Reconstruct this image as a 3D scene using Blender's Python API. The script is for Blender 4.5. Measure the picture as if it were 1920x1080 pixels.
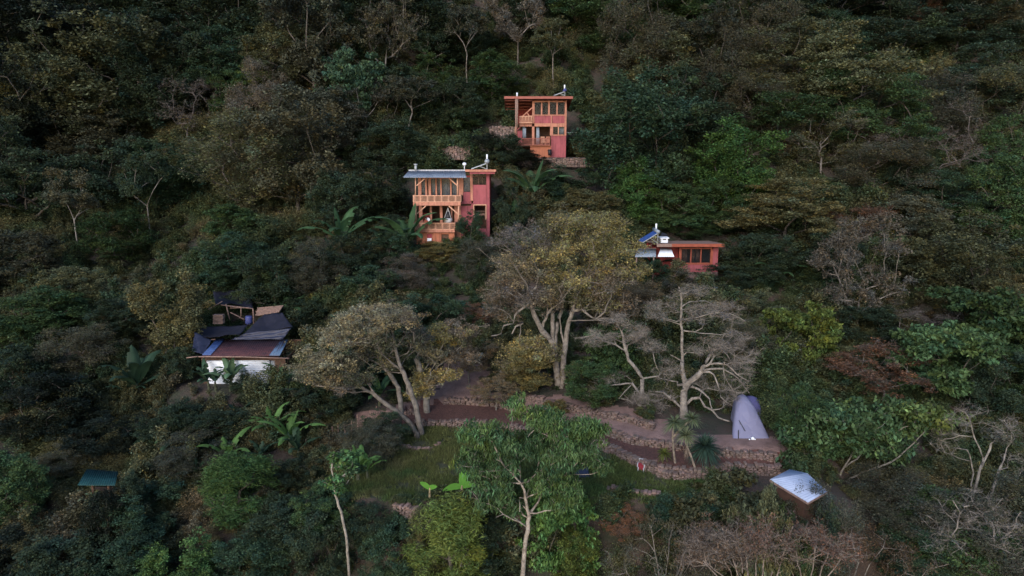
import bpy, math, random
import numpy as np
from mathutils import Vector, Matrix
R = math.radians
random.seed(7); rng = np.random.default_rng(7)
scene = bpy.context.scene
for o in list(bpy.data.objects): bpy.data.objects.remove(o)

# ------------------------------------------------------------------ camera, sky, sun, exposure
PITCH = 11.3; F = 1300.0
cam_d = bpy.data.cameras.new('camera'); cam = bpy.data.objects.new('camera', cam_d)
scene.collection.objects.link(cam); scene.camera = cam
cam_d.sensor_width = 36; cam_d.lens = 36*F/1920; cam_d.clip_start = .1; cam_d.clip_end = 2000
cam.rotation_euler = (R(90-PITCH), 0, 0); cam.location = (0, 0, 0)
SUN_EL, SUN_AZ = 27.0, 200.0          # dusk light from behind the camera; azimuth clockwise from +Y
world = bpy.data.worlds.new('World'); scene.world = world; world.use_nodes = True
wn = world.node_tree; wn.nodes.clear()
sky = wn.nodes.new('ShaderNodeTexSky'); sky.sky_type = 'NISHITA'; sky.sun_disc = False
sky.sun_elevation = R(SUN_EL); sky.sun_rotation = R(SUN_AZ); sky.air_density = 1.2; sky.dust_density = 2.0; sky.altitude = 1500
bg = wn.nodes.new('ShaderNodeBackground'); bg.inputs[1].default_value = .12
wo = wn.nodes.new('ShaderNodeOutputWorld')
wn.links.new(sky.outputs[0], bg.inputs[0]); wn.links.new(bg.outputs[0], wo.inputs[0])
sd = bpy.data.lights.new('sun', 'SUN'); sd.energy = 1.05; sd.angle = R(30); sd.color = (1.0, .90, .83)
sun = bpy.data.objects.new('sun', sd); scene.collection.objects.link(sun)
az, el = R(SUN_AZ), R(SUN_EL)
sdir = Vector((math.sin(az)*math.cos(el), math.cos(az)*math.cos(el), math.sin(el)))
sun.rotation_euler = sdir.to_track_quat('Z', 'Y').to_euler()
scene.view_settings.view_transform = 'Standard'; scene.view_settings.look = 'None'
scene.view_settings.gamma = 1; scene.view_settings.use_curve_mapping = False
scene.view_settings.exposure = 1.32
scene.render.engine = 'CYCLES'
cy = scene.cycles; cy.max_bounces = 5; cy.diffuse_bounces = 3; cy.glossy_bounces = 2; cy.transmission_bounces = 3
cy.transparent_max_bounces = 6; cy.use_denoising = True; cy.use_adaptive_sampling = True; cy.adaptive_threshold = .02

# ------------------------------------------------------------------ picture <-> place
cp, sp = math.cos(R(PITCH)), math.sin(R(PITCH))
def ray(px, py):
    a = (px-960)/F; b = (540-py)/F
    return np.array([a, cp+b*sp, -sp+b*cp])          # camera axis (0,cp,-sp), up (0,sp,cp)
def P(px, py, Y):                                     # point seen at a pixel on the plane y = Y
    d = ray(px, py); return d*(Y/d[1])
def Pz(px, py, z):                                    # ... on the level z
    d = ray(px, py); return d*(z/d[2])
def ss(a, b, x):
    t = np.clip((x-a)/(b-a), 0, 1); return t*t*(3-2*t)
_pr = np.array([(-40,-75),(0,-48),(20,-36),(30,-27.5),(36,-23),(42,-20.8),(48,-18.9),(54,-17.4),(62,-15),(68,-12.8),(72,-10.8),(78,-7.6),
    (84,-4),(90,-.8),(100,6.3),(120,22),(150,45),(200,78),(280,125)])
def prof(y): return (np.interp(y-1.2, _pr[:,0], _pr[:,1])+np.interp(y, _pr[:,0], _pr[:,1])+np.interp(y+1.2, _pr[:,0], _pr[:,1]))/3
LZ = -19.5
def curve_px(pts, z):
    w = np.array([Pz(x, y, z)[:2] for x, y in pts]); return w[np.argsort(w[:,0])]
A_PX = [(700,812),(776,803),(822,801),(890,801),(931,806),(980,814),(1050,824),(1148,848),(1190,872),(1225,884),(1303,896),(1363,884),(1468,888)]
gA = curve_px(A_PX, LZ)
B_PX = [(730,786),(790,762),(833,757),(877,758),(931,762),(980,775),(1004,786),(1060,794),(1115,803),(1180,830),(1240,838),(1300,848),(1363,856),(1468,864)]
gB = curve_px(B_PX, -18.95)
C_PX = [(985,752),(1039,765),(1080,773),(1134,784),(1180,795),(1230,808)]
gC = curve_px(C_PX, -18.45)
def crv(g, x): return np.interp(x, g[:,0], g[:,1])
def waves(x, y):
    return (1.1*np.sin(x*.061+1.3)*np.sin(y*.043+.4)+.7*np.sin(x*.13-y*.08+2)+.45*np.sin(x*.23+y*.19)+.2*np.sin(x*.61-y*.47+1)+.12*np.sin(x*1.1+y*.9))
PLAT = [(5.0,93.0,5.5,5.0,-1.0),(-7.0,77.5,7.0,4.5,-10.0),(16.0,71.0,7.5,4.5,-12.7),(-22.0,56.0,6.5,5.0,-18.1),(16.5,44.0,5.0,3.0,-18.3)]
def h(x, y):
    x = np.asarray(x, float); y = np.asarray(y, float)
    far = ss(55, 90, y)
    xb = x + 0*y
    z0 = prof(y) + waves(x, y)*(.35+.9*far)
    z0 = z0 + far*(-5.5*np.exp(-((xb+48)/15)**2) + 4.5*np.exp(-((xb+24)/11)**2)*ss(88,110,y) - 3.5*np.exp(-((xb-60)/13)**2) + 3*np.exp(-((xb-38)/12)**2))
    z0 = z0 - 3.5*ss(-14,-30,x)*ss(60,44,y)*ss(20,40,y)*.6
    a = crv(gA, x); b = crv(gB, x); c = crv(gC, x)
    zi = np.where(y < a, LZ+.04*waves(x*2,y*2)+.02*(y-40), np.where(y < b, -19.0+.04*(y-a), -18.5+.12*(y-b)))
    inc = (x > gC[0,0]) & (x < gC[-1,0])
    zi = np.where(inc & (y > c), zi+.35, zi)
    w = ss(-13.5,-9.5,x)*ss(23,18.5,x)*ss(34.8,36.6,y+.35*np.sin(x*.8))*ss(57,51,y)
    z = z0*(1-w)+zi*w
    for cx, cyy, rx, ry, pz in PLAT:
        d = np.sqrt(((x-cx)/rx)**2+((y-cyy)/ry)**2); k = ss(1.45, 1.0, d); z = z*(1-k)+pz*k
    return z
def hit(px, py):                                      # where a line of sight meets the ground
    d = ray(px, py); t = np.arange(24, 260, .12)/d[1]
    p = d[None,:]*t[:,None]; g = h(p[:,0], p[:,1]); i = np.argmax(p[:,2] < g)
    if not (p[:,2] < g).any(): i = len(t)-1
    return p[i]

# ------------------------------------------------------------------ materials
def new_mat(name):
    m = bpy.data.materials.new(name); m.use_nodes = True; nt = m.node_tree
    return m, nt, nt.nodes['Principled BSDF']
def _n(nt, t, **k):
    n = nt.nodes.new(t)
    for a, b in k.items(): setattr(n, a, b)
    return n
def mix_rgb(nt, fac, a, b, mode='MIX'):
    m = _n(nt, 'ShaderNodeMix', data_type='RGBA', blend_type=mode)
    for i, v in ((0, fac), (6, a), (7, b)):
        if isinstance(v, bpy.types.NodeSocket): nt.links.new(v, m.inputs[i])
        else: m.inputs[i].default_value = v if i == 0 else (*v, 1)
    return m.outputs[2]
def noise(nt, scale, detail=4, coord='pos', vec=None, rough=.6):
    n = _n(nt, 'ShaderNodeTexNoise'); n.inputs['Scale'].default_value = scale; n.inputs['Detail'].default_value = detail; n.inputs['Roughness'].default_value = rough
    if vec is not None: nt.links.new(vec, n.inputs['Vector'])
    elif coord == 'pos': nt.links.new(_n(nt, 'ShaderNodeNewGeometry').outputs['Position'], n.inputs['Vector'])
    else: nt.links.new(_n(nt, 'ShaderNodeTexCoord').outputs['Object'], n.inputs['Vector'])
    return n.outputs['Fac']
def ramp(nt, s, lo, hi):
    m = _n(nt, 'ShaderNodeMapRange'); nt.links.new(s, m.inputs[0]); m.inputs[1].default_value = lo; m.inputs[2].default_value = hi
    return m.outputs[0]
def bump(nt, bs, s, strength, dist):
    b = _n(nt, 'ShaderNodeBump'); b.inputs['Strength'].default_value = strength; b.inputs['Distance'].default_value = dist
    nt.links.new(s, b.inputs['Height']); nt.links.new(b.outputs[0], bs.inputs['Normal'])
def surf(name, c1, c2=None, scale=3.0, rough=.8, bumpd=.01, metal=0, spec=.3, lo=.35, hi=.65):
    m, nt, b = new_mat(name)
    n = noise(nt, scale, 5); c2 = c2 or tuple(v*.7 for v in c1)
    nt.links.new(mix_rgb(nt, ramp(nt, n, lo, hi), c1, c2), b.inputs['Base Color'])
    b.inputs['Roughness'].default_value = rough; b.inputs['Metallic'].default_value = metal; b.inputs['Specular IOR Level'].default_value = spec
    if bumpd: bump(nt, b, noise(nt, scale*4, 3), .5, bumpd)
    return m
M = {}
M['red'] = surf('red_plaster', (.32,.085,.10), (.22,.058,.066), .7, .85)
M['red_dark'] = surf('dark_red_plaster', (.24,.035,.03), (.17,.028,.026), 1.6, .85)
M['orange'] = surf('orange_timber', (.47,.205,.14), (.36,.15,.10), 3, .7)
M['orange_wall'] = surf('orange_plaster', (.42,.15,.085), (.33,.12,.07), 2, .85)
M['pale_wood'] = surf('pale_timber', (.55,.30,.20), (.42,.22,.15), 4, .75)
M['fascia'] = surf('brown_red_fascia', (.30,.10,.075), (.22,.075,.06), 3, .75)
M['orange_red'] = surf('orange_red_timber', (.28,.07,.04), (.2,.05,.03), 3, .7)
M['dark_wood'] = surf('dark_timber', (.10,.055,.035), (.06,.035,.025), 5, .8)
M['log'] = surf('weathered_log', (.26,.17,.14), (.17,.11,.09), 6, .85)
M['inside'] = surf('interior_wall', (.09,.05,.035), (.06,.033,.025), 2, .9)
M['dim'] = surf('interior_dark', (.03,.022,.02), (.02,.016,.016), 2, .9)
M['curtain'] = surf('blue_grey_curtain', (.26,.30,.36), (.18,.21,.26), 5, .9)
M['white'] = surf('white_paint', (.76,.79,.86), (.66,.69,.76), 2, .6)
M['metal'] = surf('galvanised_metal', (.30,.34,.38), (.22,.25,.29), 2.5, .55, .004, .3)
M['pipe'] = surf('pale_pipe', (.36,.38,.40), (.28,.30,.32), 4, .5, 0, .2)
M['roof_grey'] = surf('grey_roof_sheet', (.23,.27,.33), (.15,.18,.23), 1.2, .5, .004, .3)
M['roof_blue'] = surf('blue_roof_sheet', (.07,.12,.28), (.05,.085,.2), 2, .5, .004)
M['roof_slate'] = surf('slate_blue_roof_sheet', (.12,.18,.27), (.08,.13,.2), 2, .5, .004)
M['rust'] = surf('rusted_roof_sheet', (.085,.03,.032), (.045,.02,.026), 1.5, .7, .006)
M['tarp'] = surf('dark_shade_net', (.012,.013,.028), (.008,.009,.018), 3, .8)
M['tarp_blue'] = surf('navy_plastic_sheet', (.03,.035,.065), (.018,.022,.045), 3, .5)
M['hut_roof'] = surf('white_blue_roof_sheet', (.40,.46,.60), (.28,.33,.45), .8, .5, .004)
M['teal'] = surf('teal_roof_sheet', (.010,.060,.060), (.007,.04,.042), 1.5, .5)
M['tent'] = surf('lilac_tent_cloth', (.20,.20,.30), (.165,.165,.255), 1.5, .7, .02)
M['tent_dark'] = surf('dark_lilac_tent_cloth', (.07,.07,.17), (.055,.055,.14), 1.5, .7, .02)
M['solar'] = surf('blue_solar_glass', (.03,.07,.22), (.025,.055,.18), 2, .3, 0)
M['black'] = surf('black_plastic', (.02,.02,.025), (.015,.015,.018), 3, .5, 0)
M['blue_plastic'] = surf('blue_plastic', (.05,.06,.20), (.04,.05,.15), 3, .5, 0)
M['red_plastic'] = surf('red_plastic', (.26,.03,.045), (.20,.025,.04), 3, .5, 0)
M['plinth'] = surf('stained_plinth', (.20,.13,.12), (.13,.09,.08), 3, .9)
M['skin'] = surf('skin', (.30,.17,.12), (.25,.14,.10), 8, .6, 0)
M['hair'] = surf('dark_hair', (.012,.01,.01), (.01,.008,.008), 8, .6, 0)
M['shirt'] = surf('rust_shirt', (.35,.10,.06), (.28,.08,.05), 8, .9, 0)
M['cushion'] = surf('white_cushion', (.5,.5,.52), (.38,.38,.40), 8, .9, 0)
M['stone'] = None
for k_ in ('red', 'red_dark', 'orange_wall', 'orange'):   # rain streaks and faded patches
    nt = M[k_].node_tree; b = nt.nodes['Principled BSDF']; src = b.inputs['Base Color'].links[0].from_socket
    mp = _n(nt, 'ShaderNodeMapping'); mp.inputs['Scale'].default_value = (5, 5, .5); nt.links.new(_n(nt, 'ShaderNodeNewGeometry').outputs['Position'], mp.inputs[0])
    st = ramp(nt, noise(nt, 1.0, 5, vec=mp.outputs[0]), .48, .72); nt.links.new(mix_rgb(nt, st, src, mix_rgb(nt, 1, src, (.55,.58,.6), 'MULTIPLY')), b.inputs['Base Color'])
m, nt, b = new_mat('window_glass'); b.inputs['Base Color'].default_value = (.02,.025,.03,1); b.inputs['Roughness'].default_value = .08; b.inputs['Alpha'].default_value = .22; b.inputs['Specular IOR Level'].default_value = .3; M['glass'] = m
# stone
m, nt, b = new_mat('fieldstone'); at = _n(nt, 'ShaderNodeAttribute', attribute_name='tint')
c = mix_rgb(nt, noise(nt, 9, 5), (.20,.145,.13), (.11,.08,.072)); nt.links.new(mix_rgb(nt, 1, c, at.outputs['Color'], 'MULTIPLY'), b.inputs['Base Color'])
b.inputs['Roughness'].default_value = .9; bump(nt, b, noise(nt, 18, 4), .6, .02); M['stone'] = m
m, nt, b = new_mat('creased_tent_cloth'); b.inputs['Base Color'].default_value = (.17,.17,.265,1); b.inputs['Roughness'].default_value = .7
nz = _n(nt, 'ShaderNodeTexVoronoi', feature='DISTANCE_TO_EDGE'); nz.inputs['Scale'].default_value = 1.1; nt.links.new(_n(nt, 'ShaderNodeNewGeometry').outputs['Position'], nz.inputs['Vector']); bump(nt, b, nz.outputs[0], .8, .12); M['tent'] = m
# bark: object colour times blotches
m, nt, b = new_mat('bark'); oi = _n(nt, 'ShaderNodeObjectInfo')
c = mix_rgb(nt, ramp(nt, noise(nt, 3.2, 6, 'obj'), .35, .62), (.45,.42,.40), (1.15,1.12,1.1))
nt.links.new(mix_rgb(nt, 1, oi.outputs['Color'], c, 'MULTIPLY'), b.inputs['Base Color']); b.inputs['Roughness'].default_value = .9
bump(nt, b, noise(nt, 12, 4, 'obj'), .7, .03); M['bark'] = m
# leaves: object colour times each leaf's own tint
def leaf_mat(name, trans=.22, wide=False):
    m, nt, b = new_mat(name); at = _n(nt, 'ShaderNodeAttribute', attribute_name='tint')
    if wide:                                          # undergrowth: patches of kinds over the slope
        n1 = noise(nt, .09, 3); n2 = noise(nt, .35, 2); n3 = noise(nt, .17, 2)
        c = mix_rgb(nt, ramp(nt, n1, .42, .6), (.038,.058,.030), (.066,.068,.040))
        c = mix_rgb(nt, ramp(nt, n2, .52, .66), c, (.036,.060,.036))
        c = mix_rgb(nt, ramp(nt, n3, .6, .7), c, (.086,.078,.056))
        oi = _n(nt, 'ShaderNodeObjectInfo'); rr = ramp(nt, oi.outputs['Random'], -.6, 1.2)
        c = mix_rgb(nt, 1, c, mix_rgb(nt, rr, (.6,.66,.58), (1.55,1.45,1.25)), 'MULTIPLY')
    else:
        oi = _n(nt, 'ShaderNodeObjectInfo'); c = oi.outputs['Color']
    c = mix_rgb(nt, 1, c, at.outputs['Color'], 'MULTIPLY')
    nt.links.new(c, b.inputs['Base Color']); b.inputs['Roughness'].default_value = .55; b.inputs['Specular IOR Level'].default_value = .12
    tr = _n(nt, 'ShaderNodeBsdfTranslucent'); nt.links.new(c, tr.inputs[0]); mx = _n(nt, 'ShaderNodeMixShader'); mx.inputs[0].default_value = trans
    nt.links.new(b.outputs[0], mx.inputs[1]); nt.links.new(tr.outputs[0], mx.inputs[2])
    nt.links.new(mx.outputs[0], nt.nodes['Material Output'].inputs[0]); return m
M['leaf'] = leaf_mat('foliage'); M['under'] = leaf_mat('undergrowth_leaves', wide=True)
# ground
m, nt, b = new_mat('hillside_soil')
c = mix_rgb(nt, ramp(nt, noise(nt, .25, 6), .4, .62), (.036,.028,.022), (.066,.044,.036))
c = mix_rgb(nt, ramp(nt, noise(nt, .8, 5), .45, .62), c, (.026,.030,.018))
nt.links.new(c, b.inputs['Base Color']); b.inputs['Roughness'].default_value = .95; bump(nt, b, noise(nt, 3, 6), 1, .15); M['soil'] = m
m, nt, b = new_mat('mown_grass')
c = mix_rgb(nt, ramp(nt, noise(nt, .5, 5), .38, .62), (.052,.064,.030), (.074,.068,.040))
c = mix_rgb(nt, ramp(nt, noise(nt, 9, 3), .4, .7), c, (.026,.030,.015))
nt.links.new(c, b.inputs['Base Color']); b.inputs['Roughness'].default_value = .95; bump(nt, b, noise(nt, 14, 4), 1, .06); M['lawn'] = m
m, nt, b = new_mat('red_brown_mulch')
c = mix_rgb(nt, ramp(nt, noise(nt, 6, 5), .35, .65), (.11,.048,.040), (.055,.026,.022))
nt.links.new(c, b.inputs['Base Color']); b.inputs['Roughness'].default_value = .95; bump(nt, b, noise(nt, 12, 4), 1, .08); M['mulch'] = m
m, nt, b = new_mat('trodden_earth')
c = mix_rgb(nt, ramp(nt, noise(nt, 1.5, 6), .35, .65), (.22,.14,.125), (.14,.088,.078))
nt.links.new(c, b.inputs['Base Color']); b.inputs['Roughness'].default_value = .95; bump(nt, b, noise(nt, 8, 5), 1, .05); M['path'] = m

# ------------------------------------------------------------------ object helpers
COL = scene.collection
def tag(o, label=None, cat=None, group=None, kind=None):
    if label: o['label'] = label
    if cat: o['category'] = cat
    if group: o['group'] = group
    if kind: o['kind'] = kind
    return o
def empty(name, loc=(0,0,0), label=None, cat=None, group=None):
    o = bpy.data.objects.new(name, None); COL.objects.link(o); o.location = loc; o.empty_display_size = .3
    return tag(o, label, cat, group)
def mesh_np(name, V, Fq, tint=None, mats=(), smooth=False, fm=None):
    """V (n,3); Fq (m,k) equal-sided faces or list of such arrays"""
    fs = Fq if isinstance(Fq, list) else [Fq]
    me = bpy.data.meshes.new(name); V = np.asarray(V, np.float32)
    fs = [np.asarray(f, np.int32) for f in fs if len(f)]
    nl = sum(f.size for f in fs); npoly = sum(len(f) for f in fs)
    me.vertices.add(len(V)); me.vertices.foreach_set('co', V.ravel())
    me.loops.add(nl); me.polygons.add(npoly)
    li = np.concatenate([f.ravel() for f in fs]) if fs else np.zeros(0, np.int32)
    tot = np.concatenate([np.full(len(f), f.shape[1], np.int32) for f in fs])
    st = np.concatenate([[0], np.cumsum(tot)[:-1]]).astype(np.int32)
    me.loops.foreach_set('vertex_index', li); me.polygons.foreach_set('loop_start', st)
    try: me.polygons.foreach_set('loop_total', tot)
    except Exception: pass
    if smooth: me.polygons.foreach_set('use_smooth', np.ones(npoly, bool))
    if fm is not None: me.polygons.foreach_set('material_index', np.asarray(fm, np.int32))
    me.update(calc_edges=True)
    if tint is not None:
        a = me.attributes.new('tint', 'FLOAT_COLOR', 'POINT')
        t = np.ones((len(V), 4), np.float32); t[:,:3] = tint; a.data.foreach_set('color', t.ravel())
    for m in mats: me.materials.append(m)
    return me
def link(name, me, parent=None, color=None):
    o = bpy.data.objects.new(name, me); COL.objects.link(o)
    if parent is not None: o.parent = parent
    if color is not None: o.color = (*color, 1)
    return o
class MB:
    def __init__(s): s.V = []; s.F = []; s.T = []
    def add(s, vs, fs, t=1.0):
        k = len(s.V); s.V += [tuple(v) for v in vs]; s.F += [tuple(i+k for i in f) for f in fs]; s.T += [t]*len(vs)
    def box(s, x0, x1, y0, y1, z0, z1, t=1.0):
        if x0 > x1: x0, x1 = x1, x0
        if y0 > y1: y0, y1 = y1, y0
        if z0 > z1: z0, z1 = z1, z0
        s.add([(x0,y0,z0),(x1,y0,z0),(x1,y1,z0),(x0,y1,z0),(x0,y0,z1),(x1,y0,z1),(x1,y1,z1),(x0,y1,z1)],
              [(0,3,2,1),(4,5,6,7),(0,1,5,4),(1,2,6,5),(2,3,7,6),(3,0,4,7)], t)
    def bar(s, a, b, w, d=None, up=(0,0,1)):
        a, b = Vector(a), Vector(b); d = d or w; z = (b-a).normalized(); u = Vector(up)
        if abs(z.dot(u)) > .95: u = Vector((0,1,0))
        x = z.cross(u).normalized()*w/2; y = x.cross(z).normalized()*d/2
        s.add([a-x-y,a+x-y,a+x+y,a-x+y,b-x-y,b+x-y,b+x+y,b-x+y],[(0,3,2,1),(4,5,6,7),(0,1,5,4),(1,2,6,5),(2,3,7,6),(3,0,4,7)])
    def tube(s, pts, rad, n=8, cap=True):
        pts = [Vector(p) for p in pts]; rs = rad if hasattr(rad, '__len__') else [rad]*len(pts); k = len(s.V); V = []; Fc = []
        for i, p in enumerate(pts):
            t = (pts[min(i+1,len(pts)-1)]-pts[max(i-1,0)]).normalized(); u = Vector((0,0,1)) if abs(t.z) < .9 else Vector((0,1,0))
            x = t.cross(u).normalized(); y = x.cross(t)
            V += [p+(x*math.cos(2*math.pi*j/n)+y*math.sin(2*math.pi*j/n))*rs[i] for j in range(n)]
        for i in range(len(pts)-1):
            for j in range(n): Fc.append((i*n+j, i*n+(j+1)%n, (i+1)*n+(j+1)%n, (i+1)*n+j))
        if cap: Fc.append(tuple(range(n-1,-1,-1))); Fc.append(tuple(range((len(pts)-1)*n, len(pts)*n)))
        s.add(V, Fc)
    def build(s, name, mat, parent=None, smooth=False, origin=None):
        me = bpy.data.meshes.new(name); V = s.V
        if origin is not None: V = [(v[0]-origin[0], v[1]-origin[1], v[2]-origin[2]) for v in V]
        elif parent is not None: l = parent.matrix_basis.translation if parent.parent is None else parent.parent.matrix_basis.translation; V = [(v[0]-l[0], v[1]-l[1], v[2]-l[2]) for v in V]
        me.from_pydata(V, [], s.F); me.materials.append(M[mat] if isinstance(mat, str) else mat)
        if smooth: me.polygons.foreach_set('use_smooth', [True]*len(me.polygons))
        a = me.attributes.new('tint', 'FLOAT_COLOR', 'POINT'); a.data.foreach_set('color', [c for t in s.T for c in ((t,t,t,1) if not hasattr(t,'__len__') else (*t,1))])
        o = bpy.data.objects.new(name, me); COL.objects.link(o)
        if parent is not None: o.parent = parent
        if origin is not None: o.location = origin
        return o
def sheet(mb, p00, p10, p11, p01, waves_n=0, amp=.02, thick=.02, nu=2, nv=2, sag=0, wr=0, seed=0):
    """thick panel between four corners; waves run across u (ribs along v)"""
    p00, p10, p11, p01 = [Vector(p) for p in (p00, p10, p11, p01)]
    if waves_n: nu = waves_n*4+1
    nrm = (p10-p00).cross(p01-p00).normalized(); r = random.Random(seed); ph = [r.uniform(0,6) for _ in range(6)]
    V = []
    for side in (0, 1):
        for j in range(nv):
            for i in range(nu):
                u, v = i/(nu-1), j/(nv-1); p = (p00*(1-u)+p10*u)*(1-v)+(p01*(1-u)+p11*u)*v
                o = amp*math.sin(2*math.pi*waves_n*u) if waves_n else 0
                o += wr*(math.sin(u*9+v*4+ph[0])+.6*math.sin(v*13-u*5+ph[1])+.4*math.sin(u*23+ph[2]+v*17))
                p = p+nrm*(o-thick*side)+Vector((0,0,-sag*4*u*(1-u)*v*(1-v)*4))
                V.append(p)
    n = nu*nv; Fc = []
    for j in range(nv-1):
        for i in range(nu-1):
            a = j*nu+i; Fc.append((a,a+1,a+1+nu,a+nu)); Fc.append((n+a,n+a+nu,n+a+1+nu,n+a+1))
    for i in range(nu-1): Fc.append((i,n+i,n+i+1,i+1)); a = (nv-1)*nu+i; Fc.append((a,a+1,n+a+1,n+a))
    for j in range(nv-1): a = j*nu; Fc.append((a,a+nu,n+a+nu,n+a)); a = j*nu+nu-1; Fc.append((a,n+a,n+a+nu,a+nu))
    mb.add(V, Fc)

# ------------------------------------------------------------------ the ground
xs = np.unique(np.concatenate([np.arange(-170,-36,2.5), np.arange(-36,36,.32), np.arange(36,172,2.5)]).round(3))
ys = np.unique(np.concatenate([np.arange(-30,30,3), np.arange(30,60,.3), np.arange(60,100,.7), np.arange(100,150,1.5), np.arange(150,283,4)]).round(3))
GX, GY = np.meshgrid(xs, ys); GZ = h(GX, GY)
nx, ny = len(xs), len(ys)
idx = np.arange(nx*ny).reshape(ny, nx)
Q = np.stack([idx[:-1,:-1], idx[:-1,1:], idx[1:,1:], idx[1:,:-1]], -1).reshape(-1,4)
CX = (GX[:-1,:-1]+GX[1:,1:]).ravel()/2; CY = (GY[:-1,:-1]+GY[1:,1:]).ravel()/2
a_, b_, c_ = crv(gA, CX), crv(gB, CX), crv(gC, CX)
xl, xr = Pz(690,800,LZ)[0], gA[-1,0]
front = 36.6-.35*np.sin(CX*.8)
lawn = (CX > xl-2.5) & (CX < Pz(1330,890,LZ)[0]) & (CY < a_) & (CY > front)
xb0, xb1 = Pz(760,775,-19)[0], gA[-1,0]
bed = (CX > xb0) & (CX < xb1+.6) & (CY >= a_) & (CY < b_)
pth = ((CX > xb0+.5) & (CX < xb1+1.5) & (CY >= b_) & (CY < np.maximum(b_+1.6+.6*np.sin(CX*.5), np.where((CX > gC[1,0]) & (CX < gC[-1,0]+1), c_+1.3, 0)))) | ((CX-Pz(870,700,-17.9)[0])**2/4.6+(CY-53.0)**2/7 < 1) \
    | ((CX > xl-1.2) & (CX < xb0+1) & (abs(CY-(b_+.2-(xb0-CX)*.15)) < .7))
pth &= ~bed & ~lawn
zone = np.where(lawn, 1, np.where(bed, 2, np.where(pth, 3, 0)))
allV = np.stack([GX.ravel(), GY.ravel(), GZ.ravel()], 1)
for zi_, nm, mt in ((0,'ground','soil'),(1,'lawn','lawn'),(2,'garden_beds','mulch'),(3,'path','path')):
    q = Q[zone == zi_]; used, inv = np.unique(q, return_inverse=True)
    o = link(nm, mesh_np(nm, allV[used], inv.reshape(-1,4), mats=[M[mt]], smooth=True)); tag(o, kind='structure')
# ------------------------------------------------------------------ plants: skeleton, limbs, leaves
def grow(tips, N0, P0, r, step=.5, bias=.35, jit=.12):
    N = [np.array(p, float) for p in N0]; Pa = list(P0); L = [0.0]*len(N)
    for i in range(1, len(N)): L[i] = L[Pa[i]]+np.linalg.norm(N[i]-N[Pa[i]])
    cap_ = 6000; arr = np.zeros((cap_,3)); ln = np.zeros(cap_); n = len(N); arr[:n] = N; ln[:n] = L
    tip_idx = []; order = np.argsort(np.linalg.norm(tips-arr[0], axis=1))
    for k in order:
        t = tips[k]; d = np.linalg.norm(arr[:n]-t, axis=1); c = d+bias*ln[:n]+np.maximum(0, arr[:n,2]-t[2])*.5
        q = int(np.argmin(c)); m = max(1, int(d[q]/step)); a = arr[q].copy(); prev = q
        bow = r.normal(0, jit*d[q], 3); bow[2] = -abs(bow[2])*.4+.10*d[q]
        for j in range(1, m+1):
            if n >= cap_: break
            f = j/m; p = a*(1-f)+t*f+bow*(4*f*(1-f))*.5+r.normal(0, jit*step*.35, 3)*(f < 1)
            arr[n] = p; ln[n] = ln[prev]+np.linalg.norm(p-arr[prev]); Pa.append(prev); prev = n; n += 1
        tip_idx.append((k, prev))
    return arr[:n], np.array(Pa), dict(tip_idx)
def limb_mesh(N, Pa, rad, ns=5):
    n = len(N); D = N-N[np.maximum(Pa,0)]; D[0] = (0,0,1); l = np.linalg.norm(D, axis=1, keepdims=True); D = np.where(l > 1e-6, D/np.maximum(l,1e-6), (0,0,1))
    U = np.where(np.abs(D[:,2:3]) < .9, np.array([[0,0,1.]]), np.array([[0,1.,0]])); X = np.cross(D, U); X /= np.linalg.norm(X, axis=1, keepdims=True); Y = np.cross(X, D)
    an = np.arange(ns)*2*np.pi/ns
    V = N[:,None,:]+rad[:,None,None]*(np.cos(an)[None,:,None]*X[:,None,:]+np.sin(an)[None,:,None]*Y[:,None,:])
    i = np.arange(1, n); p = Pa[1:]; j = np.arange(ns); j2 = (j+1) % ns
    Fq = np.stack([p[:,None]*ns+j, p[:,None]*ns+j2, i[:,None]*ns+j2, i[:,None]*ns+j], -1).reshape(-1,4)
    return V.reshape(-1,3), Fq
def radii(N, Pa, rt=.012, k=.47, rmin=None):
    c = np.ones(len(N)); has = np.zeros(len(N), bool)
    has[Pa[1:]] = True; c[has] = 0
    for i in range(len(N)-1, 0, -1): c[Pa[i]] += c[i]
    rr = rt*np.maximum(c,1)**k
    if rmin is not None: rr = np.maximum(rr, rmin)
    return rr
def leaf_quads(C, r, L, Wd, droop=.15, upb=.9, tilt=.6):
    n = len(C); a = r.uniform(0, 2*np.pi, n); d = np.stack([np.cos(a), np.sin(a), r.normal(-droop, .35, n)], 1); d /= np.linalg.norm(d, axis=1, keepdims=True)
    nm = np.stack([r.normal(0,tilt,n), r.normal(0,tilt,n), np.full(n, upb)], 1); s = np.cross(nm, d); s /= np.maximum(np.linalg.norm(s, axis=1, keepdims=True), 1e-6)
    q = r.uniform(.65, 1.35, (n,1)); h1 = d*L*.5*q; h2 = s*Wd*.5*q
    V = np.stack([C-h1, C-h2+h1*.1, C+h1-np.array([0,0,droop*L*.5]), C+h2+h1*.1], 1)
    return V.reshape(-1,3), np.arange(4*n).reshape(-1,4)
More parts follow.
